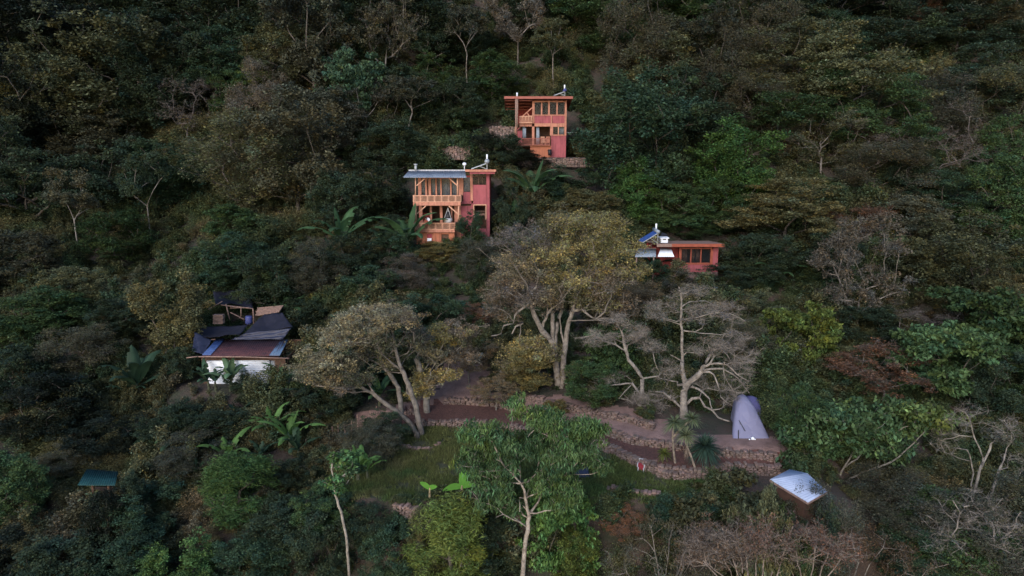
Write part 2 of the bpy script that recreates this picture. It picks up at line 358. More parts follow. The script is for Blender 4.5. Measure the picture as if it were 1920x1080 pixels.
def foliage(tips, cols, r, per, cr, flat, L, Wd, droop=.15, upb=.9, tilt=.6, cvar=.13, lvar=.22, hue=.10):
    K = len(tips); n = K*per; ti = np.repeat(np.arange(K), per)
    o = r.normal(0, 1, (n,3)); o *= (r.uniform(0,1,(n,1))**.45)/np.maximum(np.linalg.norm(o,axis=1,keepdims=True),1e-6)
    o = o*cr*np.array([1,1,flat])*r.uniform(.7,1.25,(K,1))[ti]; C = tips[ti]+o
    V, Q_ = leaf_quads(C, r, L, Wd, droop, upb, tilt)
    bK = np.exp(r.normal(0, cvar, (K,1))); hK = r.normal(0, hue, (K,1)); bl = np.exp(r.normal(0, lvar, (n,1)))
    t = bl*bK[ti]*np.concatenate([1+hK, np.ones((K,1)), 1-hK*1.2], 1)[ti]
    if cols is not None: t = t*cols[ti]
    return V, Q_, np.repeat(t, 4, axis=0)
def twigs(tips, r, per, L, w):
    n = len(tips)*per; b = np.repeat(tips, per, axis=0); d = r.normal(0,1,(n,3)); d[:,2] = d[:,2]*.6+.2; d /= np.linalg.norm(d,axis=1,keepdims=True)
    d *= L*r.uniform(.5,1.3,(n,1)); s = np.cross(d, r.normal(0,1,(n,3))); s = s/np.maximum(np.linalg.norm(s,axis=1,keepdims=True),1e-6)*w/2
    V = np.stack([b-s, b+s, b+d*.5+s*.8, b+d], 1); return V.reshape(-1,3), np.arange(4*n).reshape(-1,4)
def blob_tips(r, nb, nt, W, z0, z1, br, kind='round', flat=.7):
    c = []
    while len(c) < nb:
        u = r.normal(0,1,3); u /= np.linalg.norm(u); rad = r.uniform(.45,1)**.5
        x, y, z = u*rad
        if kind == 'umbrella':
            z = abs(z)*.55+.45*r.uniform(0,1)*(1-(x*x+y*y)) ; z = (z*2-1)
        if kind == 'column': x *= .9; y *= .9
        if kind == 'cone': s_ = 1-.45*(z+1)/2; x *= s_; y *= s_
        c.append((x*W/2*.86, y*W/2*.86, (z0+z1)/2+z*(z1-z0)/2*.9))
    c = np.array(c); per = int(math.ceil(nt/nb)); o = r.normal(0,1,(nb,per,3)); o *= r.uniform(.5,1,(nb,per,1))/np.linalg.norm(o,axis=2,keepdims=True)
    t = (c[:,None,:]+o*br*np.array([1,1,flat])*r.uniform(.7,1.3,(nb,1,1))).reshape(-1,3); t[:,2] = np.maximum(t[:,2], .15)
    return t
PROTO = {}
def proto(key, seed, H=8., W=7., z0=.28, nb=26, nt=210, br=1.0, kind='round', flat=.7, per=40, cr=.5, cflat=.6, L=.30, Wd=.17, droop=.15, upb=.9,
          trunk=None, stems=1, twig=0, twL=.7, rt=.013, bias=.35, jit=.12, lean=.1, tilt=.6, keep=1.0, hue=.10, cvar=.13, lvar=.26):
    r = np.random.default_rng(seed); t = blob_tips(r, nb, nt, W, z0*H, H*.97, br, kind, flat)
    N0 = [(0,0,-.6)]; P0 = [-1]
    for s in range(stems):
        th = (trunk if trunk is not None else z0*.9)*H; a = r.uniform(0,6.28); sp_ = (0 if stems == 1 else .22*W*r.uniform(.4,1)); prev = 0; k = max(3, int(th/.5)); bx, by = r.normal(0, lean, 2)
        for j in range(1, k+1):
            f = j/k; N0.append((math.cos(a)*sp_*f+bx*math.sin(f*2.5)*1.2, math.sin(a)*sp_*f+by*math.sin(f*3)*1.2, th*f)); P0.append(prev); prev = len(N0)-1
    N, Pa, ti = grow(t, N0, P0, r, .5, bias, jit); rad = radii(N, Pa, rt)
    V, Q_ = limb_mesh(N, Pa, rad)
    if twig:
        v2, q2 = twigs(t, r, twig, twL, .012); Q_ = np.concatenate([Q_, q2+len(V)]); V = np.concatenate([V, v2])
    tm = mesh_np(key+'_trunk', V, Q_, mats=[M['bark']], smooth=True)
    cm = None
    if per:
        tt = t if keep >= 1 else t[r.uniform(0,1,len(t)) < keep]
        v, q, c = foliage(tt, None, r, per, cr, cflat, L, Wd, droop, upb, tilt, hue=hue, cvar=cvar, lvar=lvar); cm = mesh_np(key+'_crown', v, q, tint=c, mats=[M['leaf']])
    PROTO.setdefault(key.split('-')[0], []).append((tm, cm, H, W))
for s in range(4): proto('dense-%d' % s, 10+s, z0=.08, nb=34, nt=330, per=85, br=1.1, flat=.85, cr=.55, L=.175, Wd=.105, trunk=.2)
for s in range(3): proto('puffy-%d' % s, 20+s, z0=.06, nb=22, nt=330, per=85, br=1.25, flat=.85, cr=.52, L=.17, Wd=.10, cvar=.2, trunk=.2)
for s in range(3): proto('layer-%d' % s, 30+s, H=8, W=9, z0=.14, nb=46, nt=400, br=1.15, kind='umbrella', flat=.36, per=75, cr=.62, cflat=.38, L=.165, Wd=.085, trunk=.25, cvar=.18)
for s in range(3): proto('open-%d' % s, 40+s, z0=.2, nb=30, nt=250, br=.95, flat=.6, per=50, cr=.42, cflat=.6, L=.15, Wd=.09, trunk=.3, twig=5, rt=.010, jit=.2, keep=.85)
for s in range(4): proto('thin-%d' % s, 50+s, z0=.10, nb=32, nt=360, br=1.1, per=84, cr=.55, cflat=.8, L=.125, Wd=.065, trunk=.2, twig=4, twL=.7, rt=.008, jit=.2)
for s in range(4): proto('bare-%d' % s, 60+s, H=8, W=7+s%2, z0=.22, nb=16+4*s, nt=200, br=.9+.15*s, per=8, cr=.4, L=.10, Wd=.045, trunk=.22+.06*s, twig=10, twL=.6, rt=.011, jit=.30, bias=.12, lean=.4, kind='umbrella' if s%2 else 'round')
for s in range(3): proto('slim-%d' % s, 70+s, H=9, W=5, z0=.45, nb=15, nt=150, br=.8, flat=.6, per=60, cr=.42, L=.16, Wd=.1, trunk=.45, rt=.009, lean=.35)
for s in range(3): proto('big-%d' % s, 80+s, z0=.12, nb=28, nt=270, br=1.15, per=40, cr=.55, L=.29, Wd=.165, droop=.6, upb=.6, rt=.010, cvar=.18, lvar=.3)
for s in range(2): proto('feather-%d' % s, 90+s, H=8, W=4.2, z0=.05, nb=30, nt=330, br=.7, kind='cone', flat=1.1, per=90, cr=.42, cflat=1.1, L=.20, Wd=.035, droop=.5, upb=.3, tilt=1.0, trunk=.5)
for s in range(3): proto('broom-%d' % s, 120+s, H=7, W=8, z0=.3, nb=34, nt=300, br=.9, per=60, cr=.5, L=.105, Wd=.04, droop=.5, stems=9, trunk=.6, twig=3, twL=.5, rt=.012, jit=.06)
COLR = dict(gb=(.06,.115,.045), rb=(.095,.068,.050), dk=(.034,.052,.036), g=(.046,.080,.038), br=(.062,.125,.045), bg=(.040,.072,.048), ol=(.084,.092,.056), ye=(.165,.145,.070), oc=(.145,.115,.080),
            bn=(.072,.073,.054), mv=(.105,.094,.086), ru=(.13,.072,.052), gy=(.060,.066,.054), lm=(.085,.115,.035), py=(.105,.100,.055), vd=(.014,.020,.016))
BARK = dict(d=(.07,.06,.05), m=(.10,.085,.078), l=(.17,.155,.14))
tr = random.Random(5)
def place(kind, p, H, W, col, name, label, cat='tree', group=None, bark='m', var=None):
    pl = PROTO[kind]; tm, cm, h0, w0 = pl[tr.randrange(len(pl)) if var is None else var]
    o = empty(name, p, label, cat, group); o.rotation_euler = (tr.uniform(-.05,.05), tr.uniform(-.05,.05), tr.uniform(0,6.28)); o.scale = (W/w0, W/w0, H/h0)
    t = link('trunk', tm, o, BARK[bark])
    if cm is not None:
        f = math.exp(tr.gauss(-.06,.14)); c = COLR[col] if isinstance(col, str) else col
        link('crown', cm, o, (c[0]*f*1.04, c[1]*f*1.02, c[2]*f*.86))
    return o
def T(kind, x, yb, yt, w, col, label, name='tree', cat='tree', group=None, bark='m', var=None):
    p = hit(x, yb); d = p[1]*cp-p[2]*sp; ppm = F/d; H = (yb-yt)/ppm/.97; W = w/ppm; far_ = float(ss(58, 85, p[1])); H *= 1+.42*far_; W *= 1+.2*far_
    return place(kind, tuple(p), H, W, col, name, label, cat, group, bark, var)

# ------------------------------------------------------------------ the list of trees: kind, x, foot, top, width, colour, what singles it out
TR = """
dense|60|215|60|170|vd|very dark rounded tree high in the upper corner of the wooded slope
dense|20|330|170|150|vd|very dark rounded tree at the picture edge below the darkest corner
layer|150|120|10|190|vd|near-black flat-topped tree in the dark gully at the top corner
dense|285|110|0|170|dk|dark crown touching the top edge above the wide olive tree
dense|50|90|0|150|vd|near-black crown in the extreme top corner
puffy|215|285|88|230|ol|wide olive rounded tree standing out in the dark upper slope
puffy|310|260|95|150|dk|dark rounded tree pressed against the wide olive tree
dense|100|320|165|150|ol|dull olive tree just below the wide olive tree
layer|60|430|250|190|dk|dark layered tree low on the shaded slope at the picture edge
thin|395|90|10|120|bn|brown thinly leaved tree near the top edge
dense|440|150|30|150|dk|dark green tree beside the brown thinly leaved tree near the top
dense|500|110|0|130|dk|dark crown at the top edge between a brown tree and a tall grey-green one
layer|420|200|80|150|bg|blue-green layered tree under two dark crowns of the upper slope
puffy|590|200|0|150|gy|tall grey-green puffy tree reaching the top edge
dense|530|200|90|120|ol|olive tree leaning on the tall grey-green puffy tree
dense|660|110|0|110|dk|dark tree at the top edge beside the tall brown feathered tree
open|725|160|15|110|bn|tall brown feathered tree with pale trunk on the upper slope
dense|800|110|0|130|dk|dark crown at the top edge before the tall bare vase-shaped tree
slim|883|195|60|70|gy|slender tree with a thin pale trunk above the grey-roofed house
slim|808|185|95|70|dk|small twin-stemmed slender tree on the bare upper slope
open|970|122|0|100|mv|tall vase-shaped tree with thin mauve crown above the upper house
slim|1040|180|78|70|ol|pale-stemmed tree directly behind the roof of the upper house
dense|1090|90|0|130|g|green rounded tree at the top edge above the upper house
dense|1150|120|40|110|g|mid-green tree uphill and sideways of the upper house roof
thin|1190|190|30|140|bn|brown airy tree on the slope above the dark round tree
dense|1260|110|10|130|g|green tree in the top row between brown trees
dense|1340|80|0|130|g|light green crown at the top edge
puffy|1310|180|60|120|gy|grey-green tree beneath the light green crown at the top
thin|1420|130|20|120|bn|thin brown tree between grey-green crowns near the top
dense|1460|90|0|120|dk|dark crown at the top edge with slim stems below
layer|1540|130|40|150|bg|bright blue-green layered crown in the shaded top row
layer|1650|120|20|160|dk|dark layered tree at the top behind the rust-coloured one
puffy|1725|90|28|60|ru|small rust-orange tree near the top of the wooded slope
layer|1790|120|15|180|dk|long dark layered crown near the top corner
dense|1880|100|0|140|bn|brown dark tree in the upper far corner
layer|1480|210|75|200|ol|wide olive umbrella tree capping the middle ridge
layer|1590|240|80|220|ol|broad olive layered tree with shadowed tiers below the ridge crest
layer|1500|285|150|200|g|dark tiered tree with horizontal leaf shelves
layer|1640|300|170|170|g|tiered green tree beside the one with horizontal shelves
thin|1370|230|110|140|bn|wide thin brown tree on the slope of umbrella trees
thin|1420|270|170|120|bn|brown airy tree in front of the umbrella trees
puffy|1750|205|135|60|py|small yellowish tree at the dark gap of the far slope
layer|1830|230|110|180|dk|dark spreading tree above the far misty slope
thin|1870|300|170|150|ol|brown misty tree at the picture edge
thin|1740|300|180|150|gy|grey-green thinly leaved tree on the far slope
layer|1880|390|240|150|g|green layered tree at the edge of the far slope
dense|1300|290|170|130|dk|dark tree behind the bright green round one
dense|1240|210|110|120|ol|olive tree behind the huge dark round tree
puffy|1195|400|200|200|bg|huge dark round tree beside the upper house
puffy|1250|370|220|110|dk|dark companion leaning out of the huge round tree
puffy|1375|400|262|150|br|bright green round tree on the hillside behind the low house
dense|1195|430|335|95|br|bright green bushy tree behind the blue solar panel
dense|1270|440|370|120|g|green tree growing just above the roof of the low house
dense|1350|445|360|100|g|leafy green tree at the roof corner of the low house
open|1540|340|240|130|ol|olive open tree with pale branches above the yellow spreading one
layer|1480|455|338|230|py|yellow-brown spreading tree uphill of the low house
bare|1630|340|250|130|mv|leafless spreading tree high among the grey trees
thin|1650|400|290|160|bn|grey-brown sparse tree with dark hollow below
bare|1765|370|235|160|mv|leafless tree with straight pale trunk at the far slope
layer|1760|410|325|150|bg|blue-green tiered tree with pale leaf edges
dense|1700|390|300|90|dk|dark tree wedged between the leafless ones
dense|1860|470|330|140|g|dark green tree mass at the picture edge above the leafy slope
dense|1700|470|380|120|bn|brown tree behind the tree with the rust top
open|1600|640|395|180|mv|tall pale-trunked tree with bare mauve limbs
thin|1610|470|392|130|ru|rust-topped tree behind the tall pale-trunked one
puffy|1790|590|400|220|ol|large olive-green dome tree on the far side
puffy|1720|560|430|130|ol|olive tree half merged with the large dome tree
big|1840|690|520|220|g|big-leaved green tree at the far edge below the dome tree
big|1760|760|590|200|g|big-leaved dark green tree above the forked bare stems
dense|1430|540|445|130|dk|dark leafy tree beside the red wall of the low house
big|1490|700|550|150|lm|yellow-green big-leaved tree next to the bare gnarled one
dense|1420|640|540|110|ol|olive tree between the low house and the yellow-green one
bare|1700|650|560|170|mv|tangled bare grey tree under the pale-trunked one
dense|1620|660|570|130|dk|dark bushy tree under the pale-trunked one
open|1650|760|640|200|ru|rust-crowned spreading tree with pale gnarled limbs
layer|1560|720|630|120|ol|olive tree behind the rust-crowned spreading tree
big|1560|860|740|190|g|big-leaved green tree beside the lilac tent
dense|1880|800|650|150|dk|dark tree in the shade at the picture edge
thin|1690|1010|870|210|gy|tangled grey-green twiggy tree below the white metal roof
layer|1780|1060|900|230|g|dark green layered tree over the bottom corner thicket
thin|1880|1100|880|230|gy|grey-green twiggy tree filling the bottom corner
dense|1700|1110|980|150|bg|blue-green leafy tree at the bottom behind twigs
big|1350|1040|880|210|ol|olive big-leaved tree in front of the round stone planter
big|1480|1070|935|190|ol|olive drooping tree in front of the white metal roof hut
broom|1240|1170|960|250|bn|brown many-stemmed bush tree at the bottom edge
broom|1590|1180|970|270|rb|reddish broom-like tree overlapping the grey twigs
puffy|1270|1010|910|130|bg|blue-green leafy tree at the corner of the lawn
open|1170|1010|945|100|ru|small rust-leaved tree on the dark bank below the lawn
big|1050|1100|900|140|br|bright green leafy tree right behind the white-trunked one
puffy|1060|1110|970|120|lm|yellow-green tree at the bottom edge behind the white trunk
feather|850|1130|920|210|lm|feathery yellow-green tree standing at the lower edge of the lawn
feather|800|1100|940|90|ol|olive feathery tree touching the feathery yellow-green one
dense|930|1090|970|130|dk|dark leafy tree at the bottom between feathery and white-trunked trees
dense|740|1110|960|120|bg|blue-green tree with pale leaves at the bottom centre
dense|610|1100|950|130|dk|dark tree around the base of the slim pale trunk
puffy|350|1160|985|150|gb|green leafy tree lit against the dark bottom
dense|250|1130|990|170|bg|blue-green tree in the dark bottom thicket
dense|130|1150|1000|180|dk|dark tree in the bottom thicket below the teal roof
dense|30|1000|840|130|g|green tree at the picture edge below the shaded slope
dense|20|1150|980|170|vd|near-black tree in the bottom corner
thin|130|900|820|120|bn|brown twiggy tree just above the teal-roofed shelter
puffy|270|1020|900|150|bg|grey-green puffy tree beside the teal-roofed shelter
feather|455|990|845|170|gb|bright green soft tree on the dark slope below the banana patch
dense|520|1050|930|140|dk|dark tree beside the soft bright green one
dense|460|1130|1010|150|bg|dark blue-green tree at the bottom edge
dense|100|830|700|170|vd|very dark tree on the shaded slope above the teal-roofed shelter
dense|40|780|650|140|dk|dark tree at the picture edge on the lower shaded slope
thin|170|720|600|150|bn|brown airy tree on the shaded slope beside the tall banana
dense|90|640|540|160|g|green bushy tree on the shaded slope
dense|230|640|560|120|dk|dark bushy tree uphill of the tall banana
puffy|330|690|490|150|py|yellowish-green tree standing at the corner of the tin shack
dense|30|560|440|150|bn|brown tree at the picture edge halfway up
slim|155|500|350|90|bn|group of slim pale stems on the shaded slope
slim|285|475|330|80|dk|small tree with a short white trunk on the shaded slope
dense|240|400|300|130|dk|dark bushy tree halfway up the shaded slope
bare|360|290|185|90|mv|small leafless tree on the bare brown slope
thin|490|270|165|100|mv|pinkish-brown leafless tree above the patch of bare earth
dense|440|230|165|80|g|pale-leaved green tree above the patch of bare earth
puffy|485|210|150|70|lm|yellow-green small tree above the pinkish-brown one
thin|470|400|250|210|ol|wide brown thin-leaved tree below the patch of bare earth
dense|560|410|240|170|bn|dusky brown tree uphill of the grey-roofed house
dense|160|330|240|150|bn|dull brown-green tree under the wide olive tree
dense|320|400|300|130|bg|blue-green bushy tree on the open brown slope
big|665|240|135|110|bg|pale big-leaved tree shining on the upper slope
dense|610|310|210|120|gy|grey-green tree on the slope beyond the grey-roofed house
open|690|280|190|120|gy|pale-stemmed open tree below the shining big-leaved one
slim|775|280|180|90|gy|slender tree with pale branching stem beside the bare red earth
dense|760|240|160|90|dk|dark tree on the slope between two slender ones
dense|740|340|260|110|dk|dark green tree just uphill of the grey roof
dense|860|250|180|90|dk|dark shrubby tree beyond the stone retaining wall
dense|930|200|130|100|g|green tree behind the pergola side of the upper house
dense|945|330|275|70|dk|dark tree beside the roof corner of the grey-roofed house
puffy|1070|400|330|110|bg|blue-green tree on the slope behind the banana pair
dense|700|420|330|110|dk|dark tree right beside the balcony of the grey-roofed house
dense|640|450|350|100|dk|dark tree on the slope away from the balcony
dense|440|470|400|110|g|deep green bushy tree uphill of the shaded tarpaulins
dense|440|545|450|130|bg|blue-green tree directly behind the tarpaulins
dense|510|600|470|110|dk|dark tree with a pale tuft beside the tarpaulins
thin|600|560|450|130|gy|dusky twiggy tree uphill of the banana at the shack
dense|650|540|440|120|dk|dark tree downhill of the balcony bananas
thin|900|540|450|110|gy|grey-green twiggy tree downhill of the red house wall
puffy|745|500|440|80|bg|blue-green bush tree under the balcony bananas
dense|700|590|500|110|bg|deep blue-green tree above the pale leaning tree
puffy|800|650|535|140|bg|dense blue-green tree between the leaning tree and the big yellow one
dense|570|640|560|100|dk|dark tree between the shack and the leaning tree
open|895|620|560|70|ru|small rust-brown tree beside the big yellow tree
thin|760|560|480|110|mv|mauve-grey airy tree below the yellow-green bush tree
open|880|720|610|110|oc|ochre tufted tree over the bare earth path
puffy|985|730|640|120|ye|yellow-green tree at the foot of the big trunk
open|930|770|700|110|oc|ochre-pink bush tree hanging over the terrace wall
puffy|1040|790|745|50|ye|small yellow shrub tree at the base of the big trunk
big|1160|720|590|130|g|dark green leafy tree behind the twisted bare tree
dense|1110|770|670|110|g|green bushy tree between the big trunk and the bare trees
thin|1190|620|520|150|oc|ochre airy tree between the low house and the big yellow tree
dense|1100|440|375|110|py|pale olive tree rising behind the big yellow crown
dense|1350|560|500|110|dk|dark shrubby tree below the corner of the low house
thin|1400|700|590|120|bn|dull brown tree behind the gnarled bare tree
dense|1492|840|720|95|g|leafy green tree touching the edge of the lilac tent
dense|720|840|770|100|dk|low dark tree with pale stem at the end of the terrace wall
thin|700|860|780|130|gy|grey twiggy small tree standing on the lawn edge
dense|620|780|700|120|dk|dark tree under the reaching branch of the leaning tree
dense|560|760|700|80|gy|grey-green tree at the end of the tin shack
puffy|448|740|690|55|dk|dark bush tree directly below the white metal wall
dense|420|840|765|130|dk|dark leafy tree in the banana patch
dense|330|840|750|120|dk|dark tree on the banana slope
thin|370|890|800|150|gy|twiggy grey-green tree below the banana patch
dense|200|860|770|150|vd|near-black tree above the teal-roofed shelter
dense|560|920|850|100|dk|dark low tree beside the stake fence
dense|620|960|900|90|bg|blue-green low tree beside the vine-covered one
dense|1560|540|440|120|dk|dark tree behind bare mauve limbs
layer|1650|200|120|120|g|green tiered tree below the rust-orange one
dense|1000|90|10|110|dk|dark tree behind the vase-shaped one
dense|870|130|50|110|dk|dark tree beside the vase-shaped one on the upper slope
dense|610|1000|905|110|g|green shrubby tree on the bank below the slim pale trunk
dense|700|1030|940|110|dk|dark shrubby tree under the short wall of the lower lawn edge
dense|560|1000|930|100|bg|blue-green shrubby tree between the banana patch and the slim trunk
dense|930|1010|945|90|dk|dark low tree on the reddish bank behind the white trunk
dense|225|505|415|120|g|green bushy tree below the small tree with the short white trunk
dense|45|650|550|170|g|green rounded tree by the picture edge on the middle of the shaded slope
dense|150|590|500|120|ol|olive bushy tree below the group of slim pale stems
dense|1890|770|655|130|g|green tree cut by the far picture edge below the dome tree
dense|800|200|130|90|g|green tree between the slender twin-stemmed trees on the upper slope
layer|350|40|-40|200|dk|dark flat crown cut by the top edge
layer|1000|20|-60|200|dk|dark green crown cut by the top edge above the vase-shaped tree
layer|1560|50|-30|220|dk|dark crown cut by the top edge above the blue-green layered one
layer|1750|40|-40|200|vd|near-black crown cut by the top edge near the far corner
layer|700|30|-50|200|dk|dark crown cut by the top edge beside the tall brown tree
layer|1250|20|-60|200|dk|dark crown cut by the top edge over the green top row
"""
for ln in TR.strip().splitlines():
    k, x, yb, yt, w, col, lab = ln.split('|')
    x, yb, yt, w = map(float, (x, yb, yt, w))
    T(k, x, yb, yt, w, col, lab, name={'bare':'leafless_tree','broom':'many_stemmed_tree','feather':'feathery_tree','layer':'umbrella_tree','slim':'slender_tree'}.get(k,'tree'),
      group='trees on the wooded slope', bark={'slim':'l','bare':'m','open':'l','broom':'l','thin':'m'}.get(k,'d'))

def TY(kind, x, Y, yt, w, col, label, name='tree', bark='d'):
    p = P(x, (500+yt)/2, Y); p[2] = float(h(p[0], Y))-.1; top = P(x, yt, Y)[2]; d = Y*cp-p[2]*sp
    return place(kind, tuple(p), top-p[2], w*d/F, col, name, label, 'tree', 'trees on the wooded slope', bark)
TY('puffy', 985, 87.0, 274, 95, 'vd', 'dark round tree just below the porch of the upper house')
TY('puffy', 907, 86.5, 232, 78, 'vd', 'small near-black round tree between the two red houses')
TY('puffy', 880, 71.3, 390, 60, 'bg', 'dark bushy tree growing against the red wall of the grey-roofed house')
TY('puffy', 826, 70.6, 447, 95, 'ye', 'yellow-green bushy tree in front of the orange foot of the grey-roofed house')
TY('puffy', 1222, 65.8, 474, 85, 'bg', 'dark green round tree in front of the low house awning')
TY('open', 1280, 64.0, 498, 95, 'gy', 'pale grey-green tree growing before the low red wall', bark='l')
TY('dense', 958, 73.5, 330, 60, 'dk', 'dark tree filling the shade beside the red side wall of the grey-roofed house')
TY('dense', 740, 72.0, 400, 70, 'dk', 'dark tree touching the end of the lower balcony')
TY('thin', 1570, 33.5, 905, 150, 'gy', 'grey twiggy tree beside the pale blue-white hut roof', bark='l')
TY('big', 1462, 31.8, 902, 120, 'ol', 'olive drooping crown overlapping the near edge of the hut roof')

TY('dense', 1290, 76.5, 405, 110, 'g', 'green tree standing close behind the roof edge of the low house')
TY('dense', 1360, 76.0, 418, 90, 'dk', 'dark tree standing close behind the far roof corner of the low house')
TY('puffy', 330, 52.5, 640, 60, 'dk', 'dark round tree beside the eave pole of the tin shack')
TY('dense', 870, 96.0, 200, 90, 'g', 'green tree above the bare red earth between the houses')

TY('dense', 222, 38.0, 882, 70, 'dk', 'dark tree overlapping the end of the teal roof')
TY('dense', 835, 108.0, 95, 110, 'dk', 'dark tree on the upper slope above the globe lamp roof')
TY('puffy', 1560, 31.5, 925, 90, 'dk', 'dark shrubby tree under the corner of the pale hut roof')

TY('dense', 1488, 31.2, 928, 105, 'ol', 'olive bushy tree growing right against the dark wall of the hut')

TY('dense', 1455, 32.5, 905, 60, 'ol', 'small olive tree touching the near corner of the hut roof')
TY('puffy', 1525, 30.8, 945, 80, 'g', 'green shrubby tree below the lowest corner of the hut roof')
TY('dense', 170, 36.6, 912, 90, 'vd', 'near-black tree hiding the posts of the teal-roofed shelter')
# ------------------------------------------------------------------ buildings
class Crop:
    """measures taken on the photograph, turned into metres on an upright plane y = Y"""
    def __init__(s, ox, oy, k, Y): s.ox, s.oy, s.k, s.Y = ox, oy, k, Y
    def pt(s, u, v, dy=0): return Vector(P(s.ox+u/s.k, s.oy+v/s.k, s.Y+dy))
    def rect(s, mb, u0, v0, u1, v1, y0, y1):
        um, vm = (u0+u1)/2, (v0+v1)/2
        mb.box(s.pt(u0,vm,y0).x, s.pt(u1,vm,y0).x, s.Y+y0, s.Y+y1, s.pt(um,v1,y0).z, s.pt(um,v0,y0).z)
    def part(s, root, name, mat, rects, y0, y1):
        mb = MB()
        for r_ in rects: s.rect(mb, *r_, y0, y1)
        return mb.build(name, mat, root)
    def curtain(s, root, u0, v0, u1, v1, y):
        a, b, c, d = s.pt(u0,v1,y), s.pt(u1,v1,y), s.pt(u1,v0,y), s.pt(u0,v0,y); mb = MB(); sheet(mb, a, b, c, d, max(2, int((b-a).length/.16)), .035, .02); return mb.build('curtain', 'curtain', root, True)
def solar_heater(root, a, b, w, r, tank_mat, panel_mat):
    """a collector slope from a up to b with a tank across its top"""
    a, b = Vector(a), Vector(b); x = Vector((0,1,0))*w/2; mb = MB(); sheet(mb, a-x, a+x, b+x, b-x, 8, .02, .05); mb.build('collector', panel_mat, root)
    f = MB()
    for s_ in (-1,1):
        f.bar(a+x*s_*1.04, b+x*s_*1.04, .06); f.bar(b+x*s_, (b.x, b.y+s_*w/2, a.z-.05), .05); m_ = (a+b)/2; f.bar(m_+x*s_, (b.x, b.y+s_*w/2, a.z), .04)
    f.build('support_frame', 'pipe', root)
    t = MB(); t.tube([b-x*1.25+Vector((0,0,r*.9)), b+x*1.25+Vector((0,0,r*.9))], r, 14); t.build('water_tank', tank_mat, root, True)
    p = MB(); p.tube([b+Vector((0,0,r*1.6)), b+Vector((0,0,r*1.6+.55))], .09, 8); p.build('pipe', 'white', root, True)

# --- upper red house
c1 = Crop(920,150,6.75,90.0); base = c1.pt(760,965); H1 = empty('red_house', (base.x, 92.5, base.z), 'narrow two-storey red and orange timber house with pergola roof, highest on the slope', 'house')
c1.part(H1, 'wall', 'red', [(554,449,762,546),(777,449,938,546)], -.05, .12)
c1.part(H1, 'wall', 'red', [(764,703,952,1060)], -.08, .15)
c1.part(H1, 'base_wall', 'orange_wall', [(500,830,763,1060)], .0, .2)
c1.part(H1, 'timber_frame', 'orange', [(538,262,554,830),(936,262,960,703),(524,262,537,830),(554,262,936,281),(554,438,936,450),(636,281,654,438),(727,281,748,438),(832,281,850,438),(763,450,776,546),
    (365,548,937,588),(752,588,790,703),(790,588,930,592),(790,690,937,704),(930,592,937,690),(554,820,752,832),(365,588,370,600)], -.16, .06)
mb = MB(); x0, x1 = c1.pt(538,400).x, c1.pt(958,400).x; z0, z1 = c1.pt(700,1060).z, c1.pt(700,262).z; zf = c1.pt(700,560).z
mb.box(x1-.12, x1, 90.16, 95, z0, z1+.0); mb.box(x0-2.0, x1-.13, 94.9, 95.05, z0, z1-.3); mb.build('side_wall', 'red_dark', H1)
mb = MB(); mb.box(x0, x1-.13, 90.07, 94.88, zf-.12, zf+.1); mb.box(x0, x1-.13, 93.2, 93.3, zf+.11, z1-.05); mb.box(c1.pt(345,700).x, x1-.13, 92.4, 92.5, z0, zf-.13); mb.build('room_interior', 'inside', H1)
mb = MB(); mb.box(c1.pt(330,700).x, x0-.01, 90.0, 94.85, zf-.12, zf+.05); zl = c1.pt(600,825).z; mb.box(c1.pt(330,700).x, x1-.2, 90.21, 92.39, zl-.15, zl); mb.build('floor_deck', 'dark_wood', H1)
for u0, u1 in ((558,634),(656,726),(750,830),(852,934)): c1.part(H1, 'window_pane', 'glass', [(u0,282,u1,437)], .0, .02)
c1.part(H1, 'window_pane', 'glass', [(792,593,929,689)], .0, .02)
c1.part(H1, 'window_mullion', 'pale_wood', [(851,593,863,689)], -.12, .05)
for a in ((405,592,448,735),(578,592,616,815),(868,594,928,688)): c1.curtain(H1, *a, .25)
mb = MB(); mb.tube([c1.pt(322,700,-1.2), c1.pt(322,240,-1.2)], .13, 10); mb.tube([c1.pt(340,600,-1.2), c1.pt(340,240,-1.2)], .08, 10); mb.build('log_post', 'log', H1, True)
c1.part(H1, 'post', 'orange', [(308,590,332,830)], -1.3, -1.1)
mb = MB()
for a, b in (((400,462),(522,352)),((462,415),(492,462))): mb.bar(c1.pt(*a,-.4), c1.pt(*b,-.4), .13)
mb.build('brace', 'orange', H1)
mb = MB(); mb.bar(c1.pt(358,462,-.6), c1.pt(526,456,-.6), .1); mb.bar(c1.pt(362,540,-.6), c1.pt(526,540,-.6), .1)
for i in range(13): u = 366+i*13; mb.bar(c1.pt(u,540,-.6), c1.pt(u+(i%3-1)*3,458,-.6), .06)
mb.build('balcony_railing', 'pale_wood', H1)
mb = MB(); mb.bar(c1.pt(332,742,-.5), c1.pt(752,738,-.5), .07); mb.bar(c1.pt(332,822,-.5), c1.pt(752,822,-.5), .07)
for i in range(30): u = 340+i*14; mb.bar(c1.pt(u,822,-.5), c1.pt(u,740,-.5), .045)
mb.build('porch_railing', 'fascia', H1)
mb = MB(); c1.rect(mb, 338,640,400,830,.6,.8); mb.bar(c1.pt(330,632,.3), c1.pt(375,600,.3), .1); mb.build('wing_wall', 'red', H1)
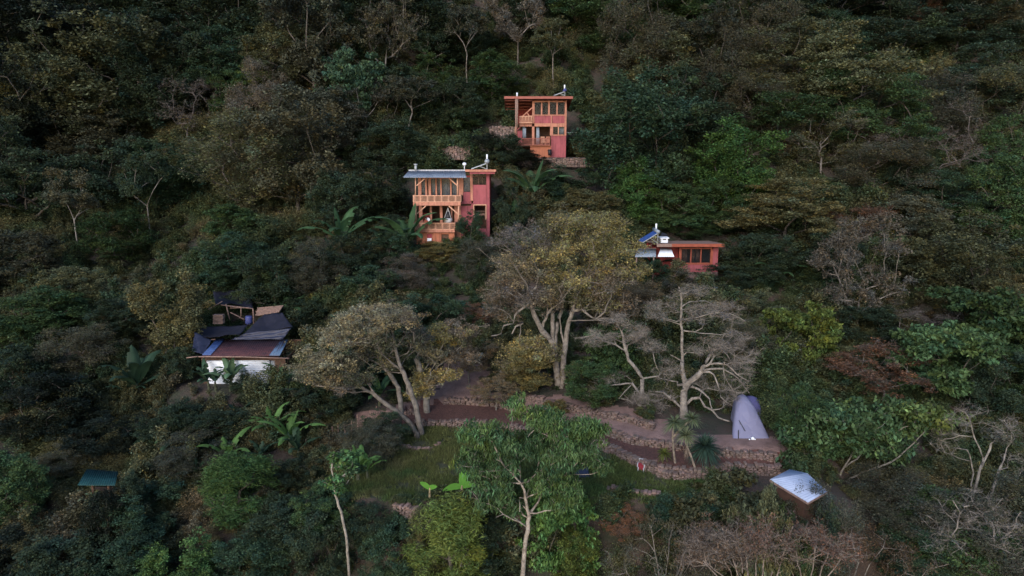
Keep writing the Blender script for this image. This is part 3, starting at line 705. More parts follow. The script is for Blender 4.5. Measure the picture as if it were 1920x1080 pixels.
# roof rising toward the valley
f0, f1 = c1.pt(172,212,-1.3), c1.pt(1042,206,-1.3); sl = .95
mb = MB(); sheet(mb, f0, f1, f1+Vector((0,6.4,-sl)), f0+Vector((0,6.4,-sl)), 0, 0, .07); rf = mb.build('roof', 'fascia', H1)
c1.part(rf, 'fascia_board', 'fascia', [(170,206,1042,238)], -1.36, -1.305)
mb = MB()
for i in range(15):
    f = i/14; a = f0.lerp(f1, f)+Vector((.1*(1-2*f),.06,-.2)); mb.bar(a, a+Vector((0,6.1,-sl)), .07, .16)
for y in (.6, 2.4, 4.2, 5.8): mb.bar(f0+Vector((.15,y,-.33-sl*y/6.2)), (c1.pt(520,220,-1.3).x, f0.y+y, f0.z-.33-sl*y/6.2), .09)
mb.build('rafters', 'fascia', rf)
mb = MB(); mb.tube([c1.pt(334,212,-.4), c1.pt(334,160,-.4)], .1, 10); mb.build('chimney_pipe', 'white', H1, True)
o = empty('solar_water_heater', c1.pt(880,200,1), 'blue-tanked solar water heater on the roof of the upper red house', 'water heater'); o.matrix_basis.translation = c1.pt(880,200,1)
solar_heater(o, c1.pt(800,200,1), c1.pt(935,152,1), 1.3, .2, 'blue_plastic', 'metal')
mb = MB(); mb.tube([c1.pt(747,955,-.7), c1.pt(747,888,-.7)], [.2,.25], 12); mb.tube([c1.pt(747,890,-.7), c1.pt(747,878,-.7)], [.28,.24], 12); tag(mb.build('waste_bin', 'black', None, True), 'black bin standing against the wall of the upper house', 'bin')
def chair(loc, rz, mat, name, label, s=1.0, cat='chair', group=None, seatm=None):
    o = empty(name, loc, label, cat, group); q = Matrix.Rotation(rz, 3, 'Z')
    def W(v): return Vector(loc)+q@(Vector(v)*s)
    m = MB(); m.bar(W((-.24,0,.42)), W((.24,0,.42)), .46, .05, (0,1,0)); m.build('seat', seatm or mat, o)
    m = MB()
    for i in range(5): m.bar(W((-.19+.095*i,.22,.45)), W((-.19+.095*i,.30,.88)), .07, .03)
    m.bar(W((-.24,.30,.88)), W((.24,.30,.88)), .07); m.build('backrest', mat, o)
    for sx in (-1,1):
        for sy in (-1,1): m = MB(); m.bar(W((sx*.23,sy*.2,0)), W((sx*.2,sy*.18,.4)), .05); m.build('leg', mat, o)
        m = MB(); m.bar(W((sx*.26,-.2,.64)), W((sx*.26,.26,.66)), .06); m.bar(W((sx*.25,-.2,.42)), W((sx*.26,-.2,.64)), .05); m.build('armrest', mat, o)
    return o
chair(tuple(c1.pt(668,822,.4)), .3, 'pale_wood', 'porch_chair', 'pale wooden chair on the lower porch of the upper house, nearer the blue curtain', 1.15, group='porch chairs of the upper house')
chair(tuple(c1.pt(722,822,.5)), -.2, 'orange', 'porch_chair', 'orange-lit wooden chair on the lower porch of the upper house, nearer the red wall', 1.15, group='porch chairs of the upper house')
def stones(name, line, top, bot, label, thick=.45, size=.3, seed=0, root=None, n_face=None):
    """a dry wall of single stones along a line of (x, y); top and bottom heights"""
    r_ = random.Random(seed); mb = MB(); line = [Vector((*p, 0)) for p in line]
    acc = [0]
    for a, b in zip(line, line[1:]): acc.append(acc[-1]+(b-a).length)
    def at(s_):
        for i in range(len(line)-1):
            if s_ <= acc[i+1] or i == len(line)-2: f = (s_-acc[i])/max(acc[i+1]-acc[i],1e-6); return line[i].lerp(line[i+1], f), (line[i+1]-line[i]).normalized()
    zt = top if callable(top) else (lambda p: top); zb = bot if callable(bot) else (lambda p: bot)
    s_ = 0
    while s_ < acc[-1]:
        p, d = at(s_); nrm = Vector((d.y,-d.x,0)); z = zb(p); T_ = zt(p)+r_.uniform(-.05,.06); wst = size*r_.uniform(.7,1.35); zz = z
        while zz < T_:
            hh = min(size*r_.uniform(.5,.95), max(T_-zz,.1)); t = r_.uniform(.6,1.25); tc = (t*r_.uniform(.97,1.12), t, t*r_.uniform(.88,1.02)); q = p+d*(r_.uniform(-.06,.06)+wst/2)
            hw, hd = wst*r_.uniform(.47,.56), thick/2*r_.uniform(.85,1.1); V = []
            for sz in (0,1):
                for sx, sy in ((-1,-1),(1,-1),(1,1),(-1,1)):
                    k = .8+r_.uniform(-.1,.12) if True else 1
                    v = q+d*sx*hw*k-nrm*sy*hd*(.88+r_.uniform(-.08,.1)); V.append((v.x, v.y, zz+hh*(.04+.92*sz)+r_.uniform(-.02,.02)))
            # bulged face
            f = q+nrm*hd*1.22; V.append((f.x, f.y, zz+hh*.5)); tpt = q; V.append((tpt.x, tpt.y, zz+hh*1.1))
            mb.add(V, [(0,3,2,1),(0,1,8),(1,5,8),(5,4,8),(4,0,8),(4,5,9),(5,6,9),(6,7,9),(7,4,9),(1,2,6,5),(2,3,7,6),(3,0,4,7)], tc); zz += hh
        s_ += wst*.92
    o = mb.build(name, 'stone', root)
    if label: tag(o, label, 'stone wall')
    return o
w0, w1 = c1.pt(20,700,.6), c1.pt(302,700,.6)
stones('retaining_wall', [(w0.x-.4,w0.y+.5),(w1.x,w1.y)], c1.pt(180,588,.6).z, c1.pt(180,900,.6).z, 'tall reddish stone retaining wall beside the pergola of the upper house', size=.34, seed=3)
a, b = P(822,284,86), P(880,281,86); stones('retaining_wall', [(a[0],86.4),(b[0],86)], P(850,275,86)[2], P(850,292,86)[2]-.5, 'low stone wall on the bare earth between the two red houses', size=.34, seed=4)
a, b = P(1010,300,86), P(1110,306,86); stones('retaining_wall', [(a[0],87),(b[0],86)], P(1060,297,86)[2], P(1060,306,86)[2]-.5, 'low rubble wall at the foot of the upper red house', size=.34, seed=5)
mb = MB(); pa, pb = c1.pt(960,660,.5), Vector(P(1130,243,88)); mb.tube([pa.lerp(pb,i/8)+Vector((0,0,-.5*4*(i/8)*(1-i/8)*.4)) for i in range(9)], .02, 5)
tag(mb.build('clothes_line', 'pipe', None), 'thin pale line running from the upper house wall into the trees', 'line')

# --- grey-roofed red house
c2 = Crop(740,290,5.686,74.0); base = c2.pt(600,950); H2 = empty('red_house', (base.x, 77, base.z), 'larger red house with a grey sheet roof over two railed timber balconies', 'house')
yb = -1.6                                              # balcony front
def bal(u0,v0,u1,v1): return (u0,v0,u1,v1)
x0, x1 = c2.pt(250,400).x, c2.pt(1010,400).x
c2.part(H2, 'wall', 'red', [(835,322,980,528),(729,398,806,520),(706,548,842,700),(978,205,1012,880),(842,790,978,1100),(706,700,842,1100),(815,520,835,548)], .0, .2)
c2.part(H2, 'wall', 'orange', [(250,248,284,436),(682,248,732,436),(265,548,296,730),(640,548,706,1100)], .0, .2)
c2.part(H2, 'timber_frame', 'orange', [(325,252,345,436),(360,252,386,436),(434,252,450,436),(486,252,501,436),(590,252,606,436),(376,548,398,730),(482,548,510,730),(600,548,615,730),(806,205,832,492),(284,240,682,254)], -.06, .14)
c2.part(H2, 'wall_bracket', 'red', [(700,498,818,524)], -.12, -.005)
c2.part(H2, 'door_frame', 'pale_wood', [(838,530,848,690),(848,530,978,540),(970,540,978,690)], -.07, -.005)
c2.part(H2, 'base_wall', 'orange_wall', [(236,830,345,1100),(400,830,500,1100),(578,830,640,1100),(345,925,400,1100),(500,915,578,1100),(345,830,400,845),(500,830,578,848)], -1.3, -1.0)
c2.part(H2, 'door', 'dark_wood', [(502,850,576,914)], -1.1, -1.05)
mb = MB(); z0, z1 = c2.pt(600,1100).z, c2.pt(600,245).z; zf1 = c2.pt(600,540).z; zf2 = c2.pt(600,800).z
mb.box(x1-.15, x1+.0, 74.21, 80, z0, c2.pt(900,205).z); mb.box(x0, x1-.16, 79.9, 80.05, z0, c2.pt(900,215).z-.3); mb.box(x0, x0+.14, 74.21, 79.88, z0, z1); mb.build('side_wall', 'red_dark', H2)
mb = MB()
for z_ in (zf1, zf2): mb.box(x0+.15, x1-.16, 74.21, 79.85, z_-.1, z_+.1)
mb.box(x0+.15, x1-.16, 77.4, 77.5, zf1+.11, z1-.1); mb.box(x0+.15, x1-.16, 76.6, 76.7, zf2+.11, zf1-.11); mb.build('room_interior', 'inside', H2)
c2.part(H2, 'window_pane', 'glass', [(286,256,680,434)], .15, .17)
c2.part(H2, 'window_pane', 'glass', [(834,212,977,318)], .1, .12)
c2.part(H2, 'window_mullion', 'dark_wood', [(888,212,898,318),(930,212,936,318)], .0, .09)
c2.part(H2, 'window_pane', 'glass', [(734,240,804,396)], .1, .12)
for u0, u1 in ((288,342),(388,432),(452,484),(504,588),(610,662)): c2.curtain(H2, u0, 256, u1, 434, .3)
c2.curtain(H2, 736, 242, 802, 394, .3)
for v0, v1, vr0, vr1, u0, u1, nm in ((505,543,437,503,197,703,'balcony'),(800,828,730,796,205,640,'balcony')):
    B = c2.part(H2, 'balcony', 'orange', [(u0,v0,u1,v1)], yb, yb+.16)
    mb = MB(); zt = c2.pt(400,v0+6,yb).z; mb.box(c2.pt(u0,v0,yb).x+.02, c2.pt(u1,v0,yb).x-.02, 74+yb+.17, 73.93, zt-.12, zt); 
    d = mb.build('deck', 'dark_wood', B); 
    mb = MB(); n = int((u1-u0)/12.5)
    mb.bar(c2.pt(u0,vr0,yb+.05), c2.pt(u1,vr0,yb+.05), .09); mb.bar(c2.pt(u0,vr1,yb+.05), c2.pt(u1,vr1,yb+.05), .08)
    for i in range(n+1): u = u0+4+(u1-u0-8)*i/n; mb.bar(c2.pt(u,vr1,yb+.05), c2.pt(u,vr0,yb+.05), .05 if i % 6 else .1)
    for uu in (u0,u1):
        a = c2.pt(uu,vr0,yb+.05); b_ = Vector((a.x, 73.95, a.z)); zz = c2.pt(uu,vr1,yb+.05).z; mb.bar(a, b_, .08); mb.bar((a.x,a.y,zz), (a.x,73.95,zz), .07)
        for i in range(8): y = a.y+.1+i*.18; mb.bar((a.x,y,zz), (a.x,y,a.z), .05)
    mb.build('railing', 'pale_wood', B)
for uu, va, vb in ((222,250,440),(670,250,440),(226,545,735),(682,545,735)):
    mb = MB(); mb.tube([c2.pt(uu,vb,yb+.15), c2.pt(uu,va,yb+.15)], .085 if uu > 400 else .055, 8); mb.build('post', 'pale_wood', H2, True)
for a, b in (((234,330),(320,256)),((578,252),(664,326)),((240,628),(332,546)),((576,546),(674,630))):
    mb = MB(); mb.bar(c2.pt(*a,yb+.1), c2.pt(*b,yb+.1), .11); mb.build('brace', 'pale_wood', H2)
e0, e1 = c2.pt(90,240,-2.1), c2.pt(765,243,-2.1); r0, r1 = c2.pt(150,170,1.6), c2.pt(752,170,1.6)
mb = MB(); sheet(mb, e0, e1, r1, r0, 34, .035, .05); rf = mb.build('roof', 'roof_grey', H2, True)
mb = MB(); mb.bar(r0+Vector((0,0,.02)), r1+Vector((0,0,.02)), .22, .16); mb.build('ridge_cap', 'cushion', rf)
g0, g1 = c2.pt(750,160,-1.0), c2.pt(1080,158,-1.0)
mb = MB(); sheet(mb, g0, g1, g1+Vector((0,7.4,-.5)), g0+Vector((0,7.4,-.5)), 0, 0, .1); rf2 = mb.build('roof', 'orange', H2)
c2.part(rf2, 'fascia_board', 'orange', [(752,158,1080,182)], -1.08, -1.01)
c2.part(rf2, 'fascia_board', 'red', [(800,183,1068,205)], -.9, -.8)
mb = MB(); mb.tube([c2.pt(224,168,1), c2.pt(224,112,1)], .13, 12); mb.tube([c2.pt(224,112,1), c2.pt(224,98,1)], .2, 12); mb.build('chimney_pipe', 'pipe', H2, True)
mb = MB(); mb.tube([c2.pt(744,118,0), c2.pt(744,104,0), c2.pt(744,92,0), c2.pt(744,84,0)], [.1,.22,.2,.08], 10); mb.tube([c2.pt(744,158,0), c2.pt(744,116,0)], .04, 6); tag(mb.build('roof_lamp', 'white', None, True), 'small white globe on a short pole on the grey-roofed house', 'lamp')
o = empty('solar_water_heater', c2.pt(900,150,1), 'grey solar water heater on the orange-edged roof of the larger red house', 'water heater')
solar_heater(o, c2.pt(820,152,1), c2.pt(985,92,1), 1.3, .24, 'metal', 'metal')
# things on the lower balcony
o = empty('hanging_chair', c2.pt(568,570,-.9), 'white-cushioned hanging swing chair on ropes on the lower balcony', 'swing chair'); mb = MB(); t_ = c2.pt(568,566,-.9)
for u in (532,552,590,600): mb.bar(t_, c2.pt(u,675,-.9+(.25 if u in (552,590) else -.2)), .035)
mb.build('ropes', 'cushion', o); mb = MB(); c_ = c2.pt(568,690,-.9); mb.tube([c_+Vector((0,0,-.42)), c_+Vector((0,0,-.3)), c_+Vector((0,0,-.05)), c_+Vector((0,0,.12))], [.15,.42,.48,.4], 14); mb.build('seat', 'cushion', o, True)
mb = MB(); mb.tube([c_+Vector((0,.15,.0)), c_+Vector((0,.12,.35)), c_+Vector((.02,.1,.8))], [.38,.34,.1], 10); mb.build('cloth', 'black', o, True)
mb = MB(); c2.rect(mb, 302,622,372,690,.5,.56); tag(mb.build('wall_hanging', 'red_dark', None), 'dull pink square hanging on the back wall of the lower balcony', 'wall hanging')
mb = MB(); q_ = c2.pt(354,694,-.7); mb.tube([q_+Vector((0,-.04,0)), q_+Vector((0,.04,0))], .22, 14); mb.tube([q_+Vector((0,-.09,0)), q_+Vector((0,-.041,0))], .07, 8); mb.bar(q_, q_+Vector((0,.05,-.8)), .05); tag(mb.build('standing_fan', 'white', None, False), 'small white round fan on the lower balcony beside the dark-haired person', 'fan')
mb = MB(); c2.rect(mb, 345,848,398,924,-1.42,-1.36); f = mb.build('banner', 'red_plastic', None); tag(f, 'red and white cloth hanging at the orange foot of the larger red house', 'banner'); mb = MB(); c2.rect(mb, 347,890,392,922,-1.45,-1.422); mb.build('white_patch', 'white', f, origin=None)
def person(loc, rz):
    o = empty('person', loc, 'dark-haired person sitting in a rust top on the lower balcony', 'person'); q = Matrix.Rotation(rz, 3, 'Z')
    J = {'pel':((0,0,.45),.15),'wai':((0,.02,.62),.125),'che':((0,.03,.82),.15),'nec':((0,.01,.99),.055),'hd1':((0,-.01,1.08),.075),'hd2':((0,-.02,1.17),.095),'hd3':((0,-.01,1.25),.08),
      'sl':((-.18,.03,.92),.065),'el':((-.24,-.05,.68),.045),'wl':((-.14,-.26,.60),.03),'hl':((-.1,-.34,.60),.035),'sr':((.18,.03,.92),.065),'er':((.24,-.05,.68),.045),'wr':((.14,-.26,.60),.03),'hr':((.1,-.34,.60),.035),
      'kl':((-.12,-.42,.47),.065),'al':((-.12,-.42,.08),.045),'fl':((-.12,-.55,.04),.04),'kr':((.12,-.42,.47),.065),'ar':((.12,-.42,.08),.045),'fr':((.12,-.55,.04),.04),'pl':((-.09,-.05,.46),.09),'pr':((.09,-.05,.46),.09)}
    ks = list(J); E = [('pel','wai'),('wai','che'),('che','nec'),('nec','hd1'),('hd1','hd2'),('hd2','hd3'),('che','sl'),('sl','el'),('el','wl'),('wl','hl'),('che','sr'),('sr','er'),('er','wr'),('wr','hr'),('pel','pl'),('pl','kl'),('kl','al'),('al','fl'),('pel','pr'),('pr','kr'),('kr','ar'),('ar','fr')]
    me = bpy.data.meshes.new('body'); me.from_pydata([tuple(q@Vector(J[k][0])) for k in ks], [(ks.index(a),ks.index(b)) for a,b in E], []); me.materials.append(M['shirt'])
    b = link('body', me, o); sk = b.modifiers.new('skin', 'SKIN'); sb = b.modifiers.new('sub', 'SUBSURF'); sb.levels = sb.render_levels = 1
    for i, k in enumerate(ks): me.skin_vertices[0].data[i].radius = (J[k][1], J[k][1]); me.skin_vertices[0].data[i].use_root = (k == 'pel')
    mb = MB(); c = [q@Vector(v)+Vector(loc) for v in ((0,.03,1.06),(0,.03,1.15),(0,.0,1.25),(0,-.01,1.31))]; mb.tube(c, [.085,.125,.115,.05], 12); mb.build('hair', 'hair', o, True)
    mb = MB(); c = [q@Vector(v)+Vector(loc) for v in ((0,-.075,1.06),(0,-.085,1.12),(0,-.09,1.19))]; mb.tube(c, [.05,.07,.055], 10); mb.build('face', 'skin', o, True)
zfl = c2.pt(330,806,yb).z; pp = c2.pt(332,720,-.9)
person((pp.x, pp.y, zfl), .3)
chair((pp.x, pp.y+.05, zfl), .3, 'dark_wood', 'balcony_chair', 'dark wooden chair under the person on the lower balcony')
# two-arm shelves seen through the doorway
mb = MB(); c2.rect(mb, 856,600,962,606,1.2,1.6); c2.rect(mb, 856,640,962,646,1.2,1.6); c2.rect(mb, 850,560,856,700,1.2,1.6); c2.rect(mb, 962,560,968,700,1.2,1.6)
for i, u in enumerate((862,880,896,915,935,948)): c2.rect(mb, u,616+(i%3)*5,u+11,640,1.3,1.45)
tag(mb.build('shelf', 'log', None), 'wooden shelf with small goods inside the doorway of the larger red house', 'shelf')

# --- low red house
c3 = Crop(1160,410,8.0,68.5); base = c3.pt(1100,850); H3 = empty('red_house', (base.x, 71, base.z), 'low single-storey red house with three tall panes under a flat dark roof', 'house')
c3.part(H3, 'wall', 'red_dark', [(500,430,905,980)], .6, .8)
c3.part(H3, 'wall', 'red', [(905,690,1490,800),(1415,432,1490,690)], .0, .2)
c3.part(H3, 'plinth', 'plinth', [(905,801,1490,1000)], -.06, .25)
c3.part(H3, 'window_frame', 'orange_red', [(905,435,943,690),(943,435,1400,456),(1376,456,1414,690),(943,662,1376,690),(1077,456,1094,662),(1226,456,1243,662)], -.07, .1)
for u0, u1 in ((945,1076),(1096,1225),(1245,1374)): c3.part(H3, 'window_pane', 'glass', [(u0,457,u1,661)], .02, .04)
for u0, u1 in ((950,1030),(1100,1140),(1155,1215)): 
    q_ = c3.curtain(H3, u0, 458, u1, 660, .25); q_.data.materials[0] = M['inside']
mb = MB(); x0, x1 = c3.pt(905,600).x, c3.pt(1490,600).x; z0, z1 = c3.pt(900,980).z, c3.pt(900,425).z
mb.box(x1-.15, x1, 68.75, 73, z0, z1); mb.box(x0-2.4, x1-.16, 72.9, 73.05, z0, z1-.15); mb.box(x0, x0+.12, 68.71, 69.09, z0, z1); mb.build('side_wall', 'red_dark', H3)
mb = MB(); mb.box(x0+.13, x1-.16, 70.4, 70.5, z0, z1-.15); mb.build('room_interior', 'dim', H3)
g0, g1 = c3.pt(575,380,-.9), c3.pt(1590,378,-.9)
mb = MB(); sheet(mb, g0, g1, g1+Vector((0,5.6,-.42)), g0+Vector((0,5.6,-.42)), 0, 0, .08); rf = mb.build('roof', 'roof_slate', H3); rf.data.materials[0] = M['log']
c3.part(rf, 'fascia_board', 'orange_red', [(800,378,1588,424)], -.98, -.91)
c3.part(rf, 'fascia_board', 'log', [(575,380,799,424)], -.98, -.91)
a, b, c, d = c3.pt(585,570,-1.6), c3.pt(835,570,-1.6), c3.pt(785,445,-.2), c3.pt(630,445,-.2); mb = MB(); sheet(mb, a, b, c, d, 9, .02, .03); tag(mb.build('awning', 'white', None, True), 'pale sheet awning over the side wall of the low red house', 'awning')
for j in (0,1):
    pass
a, b, c, d = c3.pt(240,572,-2.2), c3.pt(560,572,-2.2), c3.pt(560,440,.3), c3.pt(300,440,.3); mb = MB(); sheet(mb, a, b, c, d, 14, .03, .03); o = mb.build('lean_to_roof', 'metal', None, True); tag(o, 'grey sheet lean-to roof beside the awning of the low red house', 'lean-to')
mb = MB(); mb.bar(a+Vector((.2,.1,-.05)), (a.x+.2, a.y+.1, float(h(a.x,a.y))-.3), .12); mb.bar(b+Vector((-.2,.1,-.05)), (b.x-.2, b.y+.1, float(h(b.x,b.y))-.3), .12); mb.bar(c+Vector((0,-.1,-.06)), d+Vector((0,-.1,-.06)), .12); mb.build('post_frame', 'log', o, origin=(0,0,0))
o = empty('solar_water_heater', c3.pt(450,360,0), 'bright blue tilted solar panel with a small tank beside the low red house', 'solar panel')
solar_heater(o, c3.pt(325,345,0), c3.pt(560,200,0), 1.9, .17, 'metal', 'solar')
o = empty('roof_vent_box', c3.pt(690,360,.5), 'white box-shaped chimney with a dark slot on the roof of the low red house', 'chimney')
mb = MB(); c3.rect(mb, 634,302,738,362,.2,1.0); mb.build('box_body', 'white', o); mb = MB(); c3.rect(mb, 622,285,758,301,.1,1.1); mb.build('cap', 'white', o); mb = MB(); c3.rect(mb, 668,304,710,318,.17,.195); mb.build('slot', 'black', o)
mb = MB(); sheet(mb, c3.pt(612,282,2), c3.pt(742,282,2), c3.pt(728,232,2.6), c3.pt(648,205,2.6), 0, 0, .05); mb.bar(c3.pt(620,282,2), c3.pt(620,330,2), .08); mb.bar(c3.pt(736,282,2), c3.pt(736,330,2), .08); tag(mb.build('dark_hood', 'black', None), 'small dark sheet hood behind the white chimney box', 'hood')

# --- tin shack and its tarpaulins
c4 = Crop(340,530,5.142,52.0); base = c4.pt(560,980); S = empty('tin_shack', (base.x, 54, base.z), 'shack with a bright white corrugated wall and a patched rusty and blue sheet roof', 'shack')
mb = MB(); a, b, c, d = c4.pt(252,975), c4.pt(863,975), c4.pt(850,748), c4.pt(246,752); sheet(mb, a, d, c, b, 11, .04, .03); mb.build('wall', 'white', S, True)
mb = MB(); a, b, c, d = c4.pt(866,972,.1), c4.pt(1010,972,.3), c4.pt(1000,752,.3), c4.pt(856,752,.1); sheet(mb, a, b, c, d, 11, .02, .03); mb.build('wall', 'metal', S, True)
mb = MB(); zb_, zt_ = c4.pt(560,985).z-.5, c4.pt(560,735).z; mb.box(c4.pt(190,800).x, c4.pt(1005,800).x, 56.2, 56.3, zb_, zt_+.4); mb.box(c4.pt(190,800).x, c4.pt(190,800).x+.08, 52.4, 56.1, zb_, zt_); mb.box(c4.pt(1000,800).x, c4.pt(1000,800).x+.08, 52.5, 56.1, zb_, zt_); mb.box(c4.pt(190,800).x, c4.pt(1000,800).x, 52.15, 52.2, zb_, zt_); mb.build('inner_wall', 'dark_wood', S)
def rq(name, mat, u, vt, vb, n, dz=0):
    mb = MB(); a, b = c4.pt(u[0],vb,-.7), c4.pt(u[1],vb,-.7); c, d = c4.pt(u[2],vt,3.2), c4.pt(u[3],vt,3.2); o_ = Vector((0,0,dz)); sheet(mb, a+o_, b+o_, c+o_, d+o_, n, .025, .02); return mb.build(name, mat, S, True)
rq('roof_sheet', 'rust', (200,940,1010,330), 548, 706, 34)
rq('roof_sheet', 'roof_blue', (200,282,425,345), 544, 704, 5, .06)
rq('roof_sheet', 'roof_slate', (846,950,1030,965), 556, 708, 6, .06)
mb = MB(); mb.tube([c4.pt(150,714,-.75), c4.pt(600,716,-.75), c4.pt(1040,730,-.75)], .05, 6); mb.tube([c4.pt(50,724,-.9), c4.pt(155,712,-.85)], .045, 6); mb.tube([c4.pt(140,662,1), c4.pt(262,640,1.1)], .04, 6); mb.tube([c4.pt(228,556,2.8), c4.pt(330,546,2.9)], .04, 6); mb.build('eave_pole', 'log', S, True)
def cloth(name, mat, label, pts, sag, wr=.06, cat='tarpaulin', seed=0):
    mb = MB(); sheet(mb, *pts, 0, 0, .015, 16, 16, sag, wr, seed); return tag(mb.build(name, mat, None, True), label, cat, 'dark sheets above the tin shack')
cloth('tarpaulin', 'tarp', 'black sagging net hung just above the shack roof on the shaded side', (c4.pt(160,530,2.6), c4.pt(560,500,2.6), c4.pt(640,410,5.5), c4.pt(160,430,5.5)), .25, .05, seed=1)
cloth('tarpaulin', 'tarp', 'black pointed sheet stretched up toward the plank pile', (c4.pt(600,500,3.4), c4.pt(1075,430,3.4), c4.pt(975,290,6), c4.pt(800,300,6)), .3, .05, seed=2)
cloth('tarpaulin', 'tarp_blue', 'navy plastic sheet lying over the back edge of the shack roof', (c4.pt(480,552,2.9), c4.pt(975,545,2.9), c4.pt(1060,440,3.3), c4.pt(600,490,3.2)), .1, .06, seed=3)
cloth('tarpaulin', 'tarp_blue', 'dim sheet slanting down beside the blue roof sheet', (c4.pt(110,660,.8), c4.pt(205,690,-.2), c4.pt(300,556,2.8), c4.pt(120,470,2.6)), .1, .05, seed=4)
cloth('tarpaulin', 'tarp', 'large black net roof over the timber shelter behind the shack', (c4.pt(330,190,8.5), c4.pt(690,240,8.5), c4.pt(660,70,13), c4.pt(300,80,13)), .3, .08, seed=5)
o = empty('timber_shelter', c4.pt(500,400,8), 'open shelter of crooked pale poles behind the shack', 'shelter')
for a, b, w in (((380,215),(690,250),.1),((430,205),(468,360),.11),((470,285),(610,355),.1),((560,335),(610,358),.08),((470,245),(650,240),.08),((575,240),(575,330),.09),((260,260),(395,180),.1),((690,250),(700,400),.1)):
    mb = MB(); mb.tube([c4.pt(*a,8), c4.pt(*b,8)], w*.55, 6); mb.build('pole', 'log', o, True)
mb = MB()
for i in range(7):
    for k in range(2): c4.rect(mb, 302+(i%2)*4, 312+i*13, 398+(i%3)*3, 321+i*13, 6+k*.5, 6.4+k*.5)
tag(mb.build('plank_stack', 'log', None), 'neat stack of short planks at the end of the timber shelter', 'plank stack')
mb = MB(); rr_ = random.Random(2)
for i in range(16): f = i/15; a = c4.pt(715+rr_.uniform(-5,15)+20*f,312-f*70+rr_.uniform(-4,4),7.5+f*1.2); b = c4.pt(985-40*(1-f),282-f*62+rr_.uniform(-4,4),7.5+f*1.2); mb.bar(a, b, .12, .07)
tag(mb.build('plank_stack', 'log', None), 'loose pile of long pale planks above the pointed black sheet', 'plank stack')
mb = MB(); mb.tube([c4.pt(650,395,6.5), c4.pt(650,380,6.5), c4.pt(650,335,6.5), c4.pt(650,322,6.5)], [.27,.3,.3,.27], 14); tag(mb.build('barrel', 'blue_plastic', None, True), 'blue plastic barrel between the poles and the pointed black sheet', 'barrel')

# --- teal-roofed shelter
c5 = Crop(100,840,8.727,39.5); b0 = c5.pt(640,820); zg = float(h(b0.x, 40))-.2
o = empty('small_shelter', (b0.x, 40.5, zg), 'small shelter with a teal sheet roof on posts in the dark thicket', 'shelter')
mb = MB(); sheet(mb, c5.pt(400,605,-.6), c5.pt(1010,610,-.6), c5.pt(1060,385,2.2), c5.pt(550,343,2.2), 16, .025, .03); mb.build('roof', 'teal', o, True)
for u, dy in ((640,0),(900,0),(640,1.8),(940,1.8)): q_ = c5.pt(u,600,dy); mb = MB(); mb.tube([(q_.x,q_.y,zg-1), (q_.x,q_.y,q_.z+(.0 if dy == 0 else .25))], .085, 7); mb.build('post', 'dark_wood', o, True)
mb = MB(); c5.rect(mb, 690,640,1000,830,.9,1.0); mb.build('wall', 'dim', o)

# --- white-roofed hut
def hutpt(u, v, y): return Vector(P(1140+u/3.856, 700+v/3.856, y))
A_, B_, C_, D_ = hutpt(1205,835,34.6), hutpt(1445,932,33.4), hutpt(1585,852,34.5), hutpt(1440,722,36.2); E_ = hutpt(1312,694,36.9); F_ = hutpt(1172,767,35.6)
hc = (B_+E_)/2; zg = float(h(hc.x, hc.y))
o = empty('hut', (hc.x, hc.y, zg), 'small brown hut with a pale blue-white sheet roof half hidden by olive leaves', 'hut')
mb = MB(); sheet(mb, F_, B_, C_, D_, 14, .025, .03); sheet(mb, F_, F_.lerp(D_,.02), D_, E_, 8, .02, .03); mb.build('roof', 'hut_roof', o, True)
mb = MB(); cs = [p.lerp(hc, .25) for p in (F_, B_, C_, D_, E_)]
for a, b in zip(cs, cs[1:]+cs[:1]): mb.add([(a.x,a.y,zg-2.5),(b.x,b.y,zg-2.5),(b.x,b.y,b.z-.1),(a.x,a.y,a.z-.1)], [(0,1,2,3)])
w_ = mb.build('wall', 'inside', o); w_.modifiers.new('solid', 'SOLIDIFY').thickness = .08
mb = MB()
for a, b in zip([F_, B_, C_, D_, E_], [B_, C_, D_, E_, F_]): mb.bar(a+Vector((0,0,-.07)), b+Vector((0,0,-.07)), .07, .1)
mb.build('eave_board', 'log', o)

# --- tent
t0 = P(1410,812,42.0); tx, ty, tz = t0[0], 42.0, float(h(t0[0], 42.4))-.03
o = empty('tent', (tx, ty+1.4, tz), 'tall lilac-grey tent pitched on the earth terrace beside the bare gnarled tree', 'tent')
def tent_shell(cx, cy_, cz, prof_, n=12, lean=.0):
    mb = MB(); V = []; Fc = []
    for y, hw, hh, ox in prof_:
        for i in range(n+1): t = math.pi*i/n; V.append((cx+ox-hw*math.copysign(abs(math.cos(t))**.8,math.cos(t)), cy_+y, cz+hh*max(0,math.sin(t))**.5))
    for j in range(len(prof_)-1):
        for i in range(n): a = j*(n+1)+i; Fc.append((a,a+1,a+n+2,a+n+1))
    mb.add(V, Fc); return mb
tent_shell(tx, ty, tz, [(0,1.22,.03,0),(.3,1.15,.42,.01),(.7,1.06,.9,.02),(1.1,.95,1.35,.03),(1.55,.82,1.75,.05),(2.05,.66,2.0,.08),(2.6,.5,2.08,.1),(3.1,.45,1.8,.1),(3.5,.4,.1,.1)]).build('canopy', 'tent', o, True)
tent_shell(tx+.75, ty+2.0, tz, [(0,.55,.1,0),(.1,.6,1.5,0),(.7,.66,1.9,.05),(1.3,.6,1.75,.1),(1.6,.5,.1,.1)]).build('porch', 'tent_dark', o, True)
mb = MB(); mb.tube([(tx-.85,ty-.0,tz),(tx-.83,ty+.15,tz+.55)], .03, 6); mb.tube([(tx-.75,ty+.45,tz+1.1),(tx-.4,ty+.12,tz+.48)], .025, 6); mb.build('tent_pole', 'black', o)
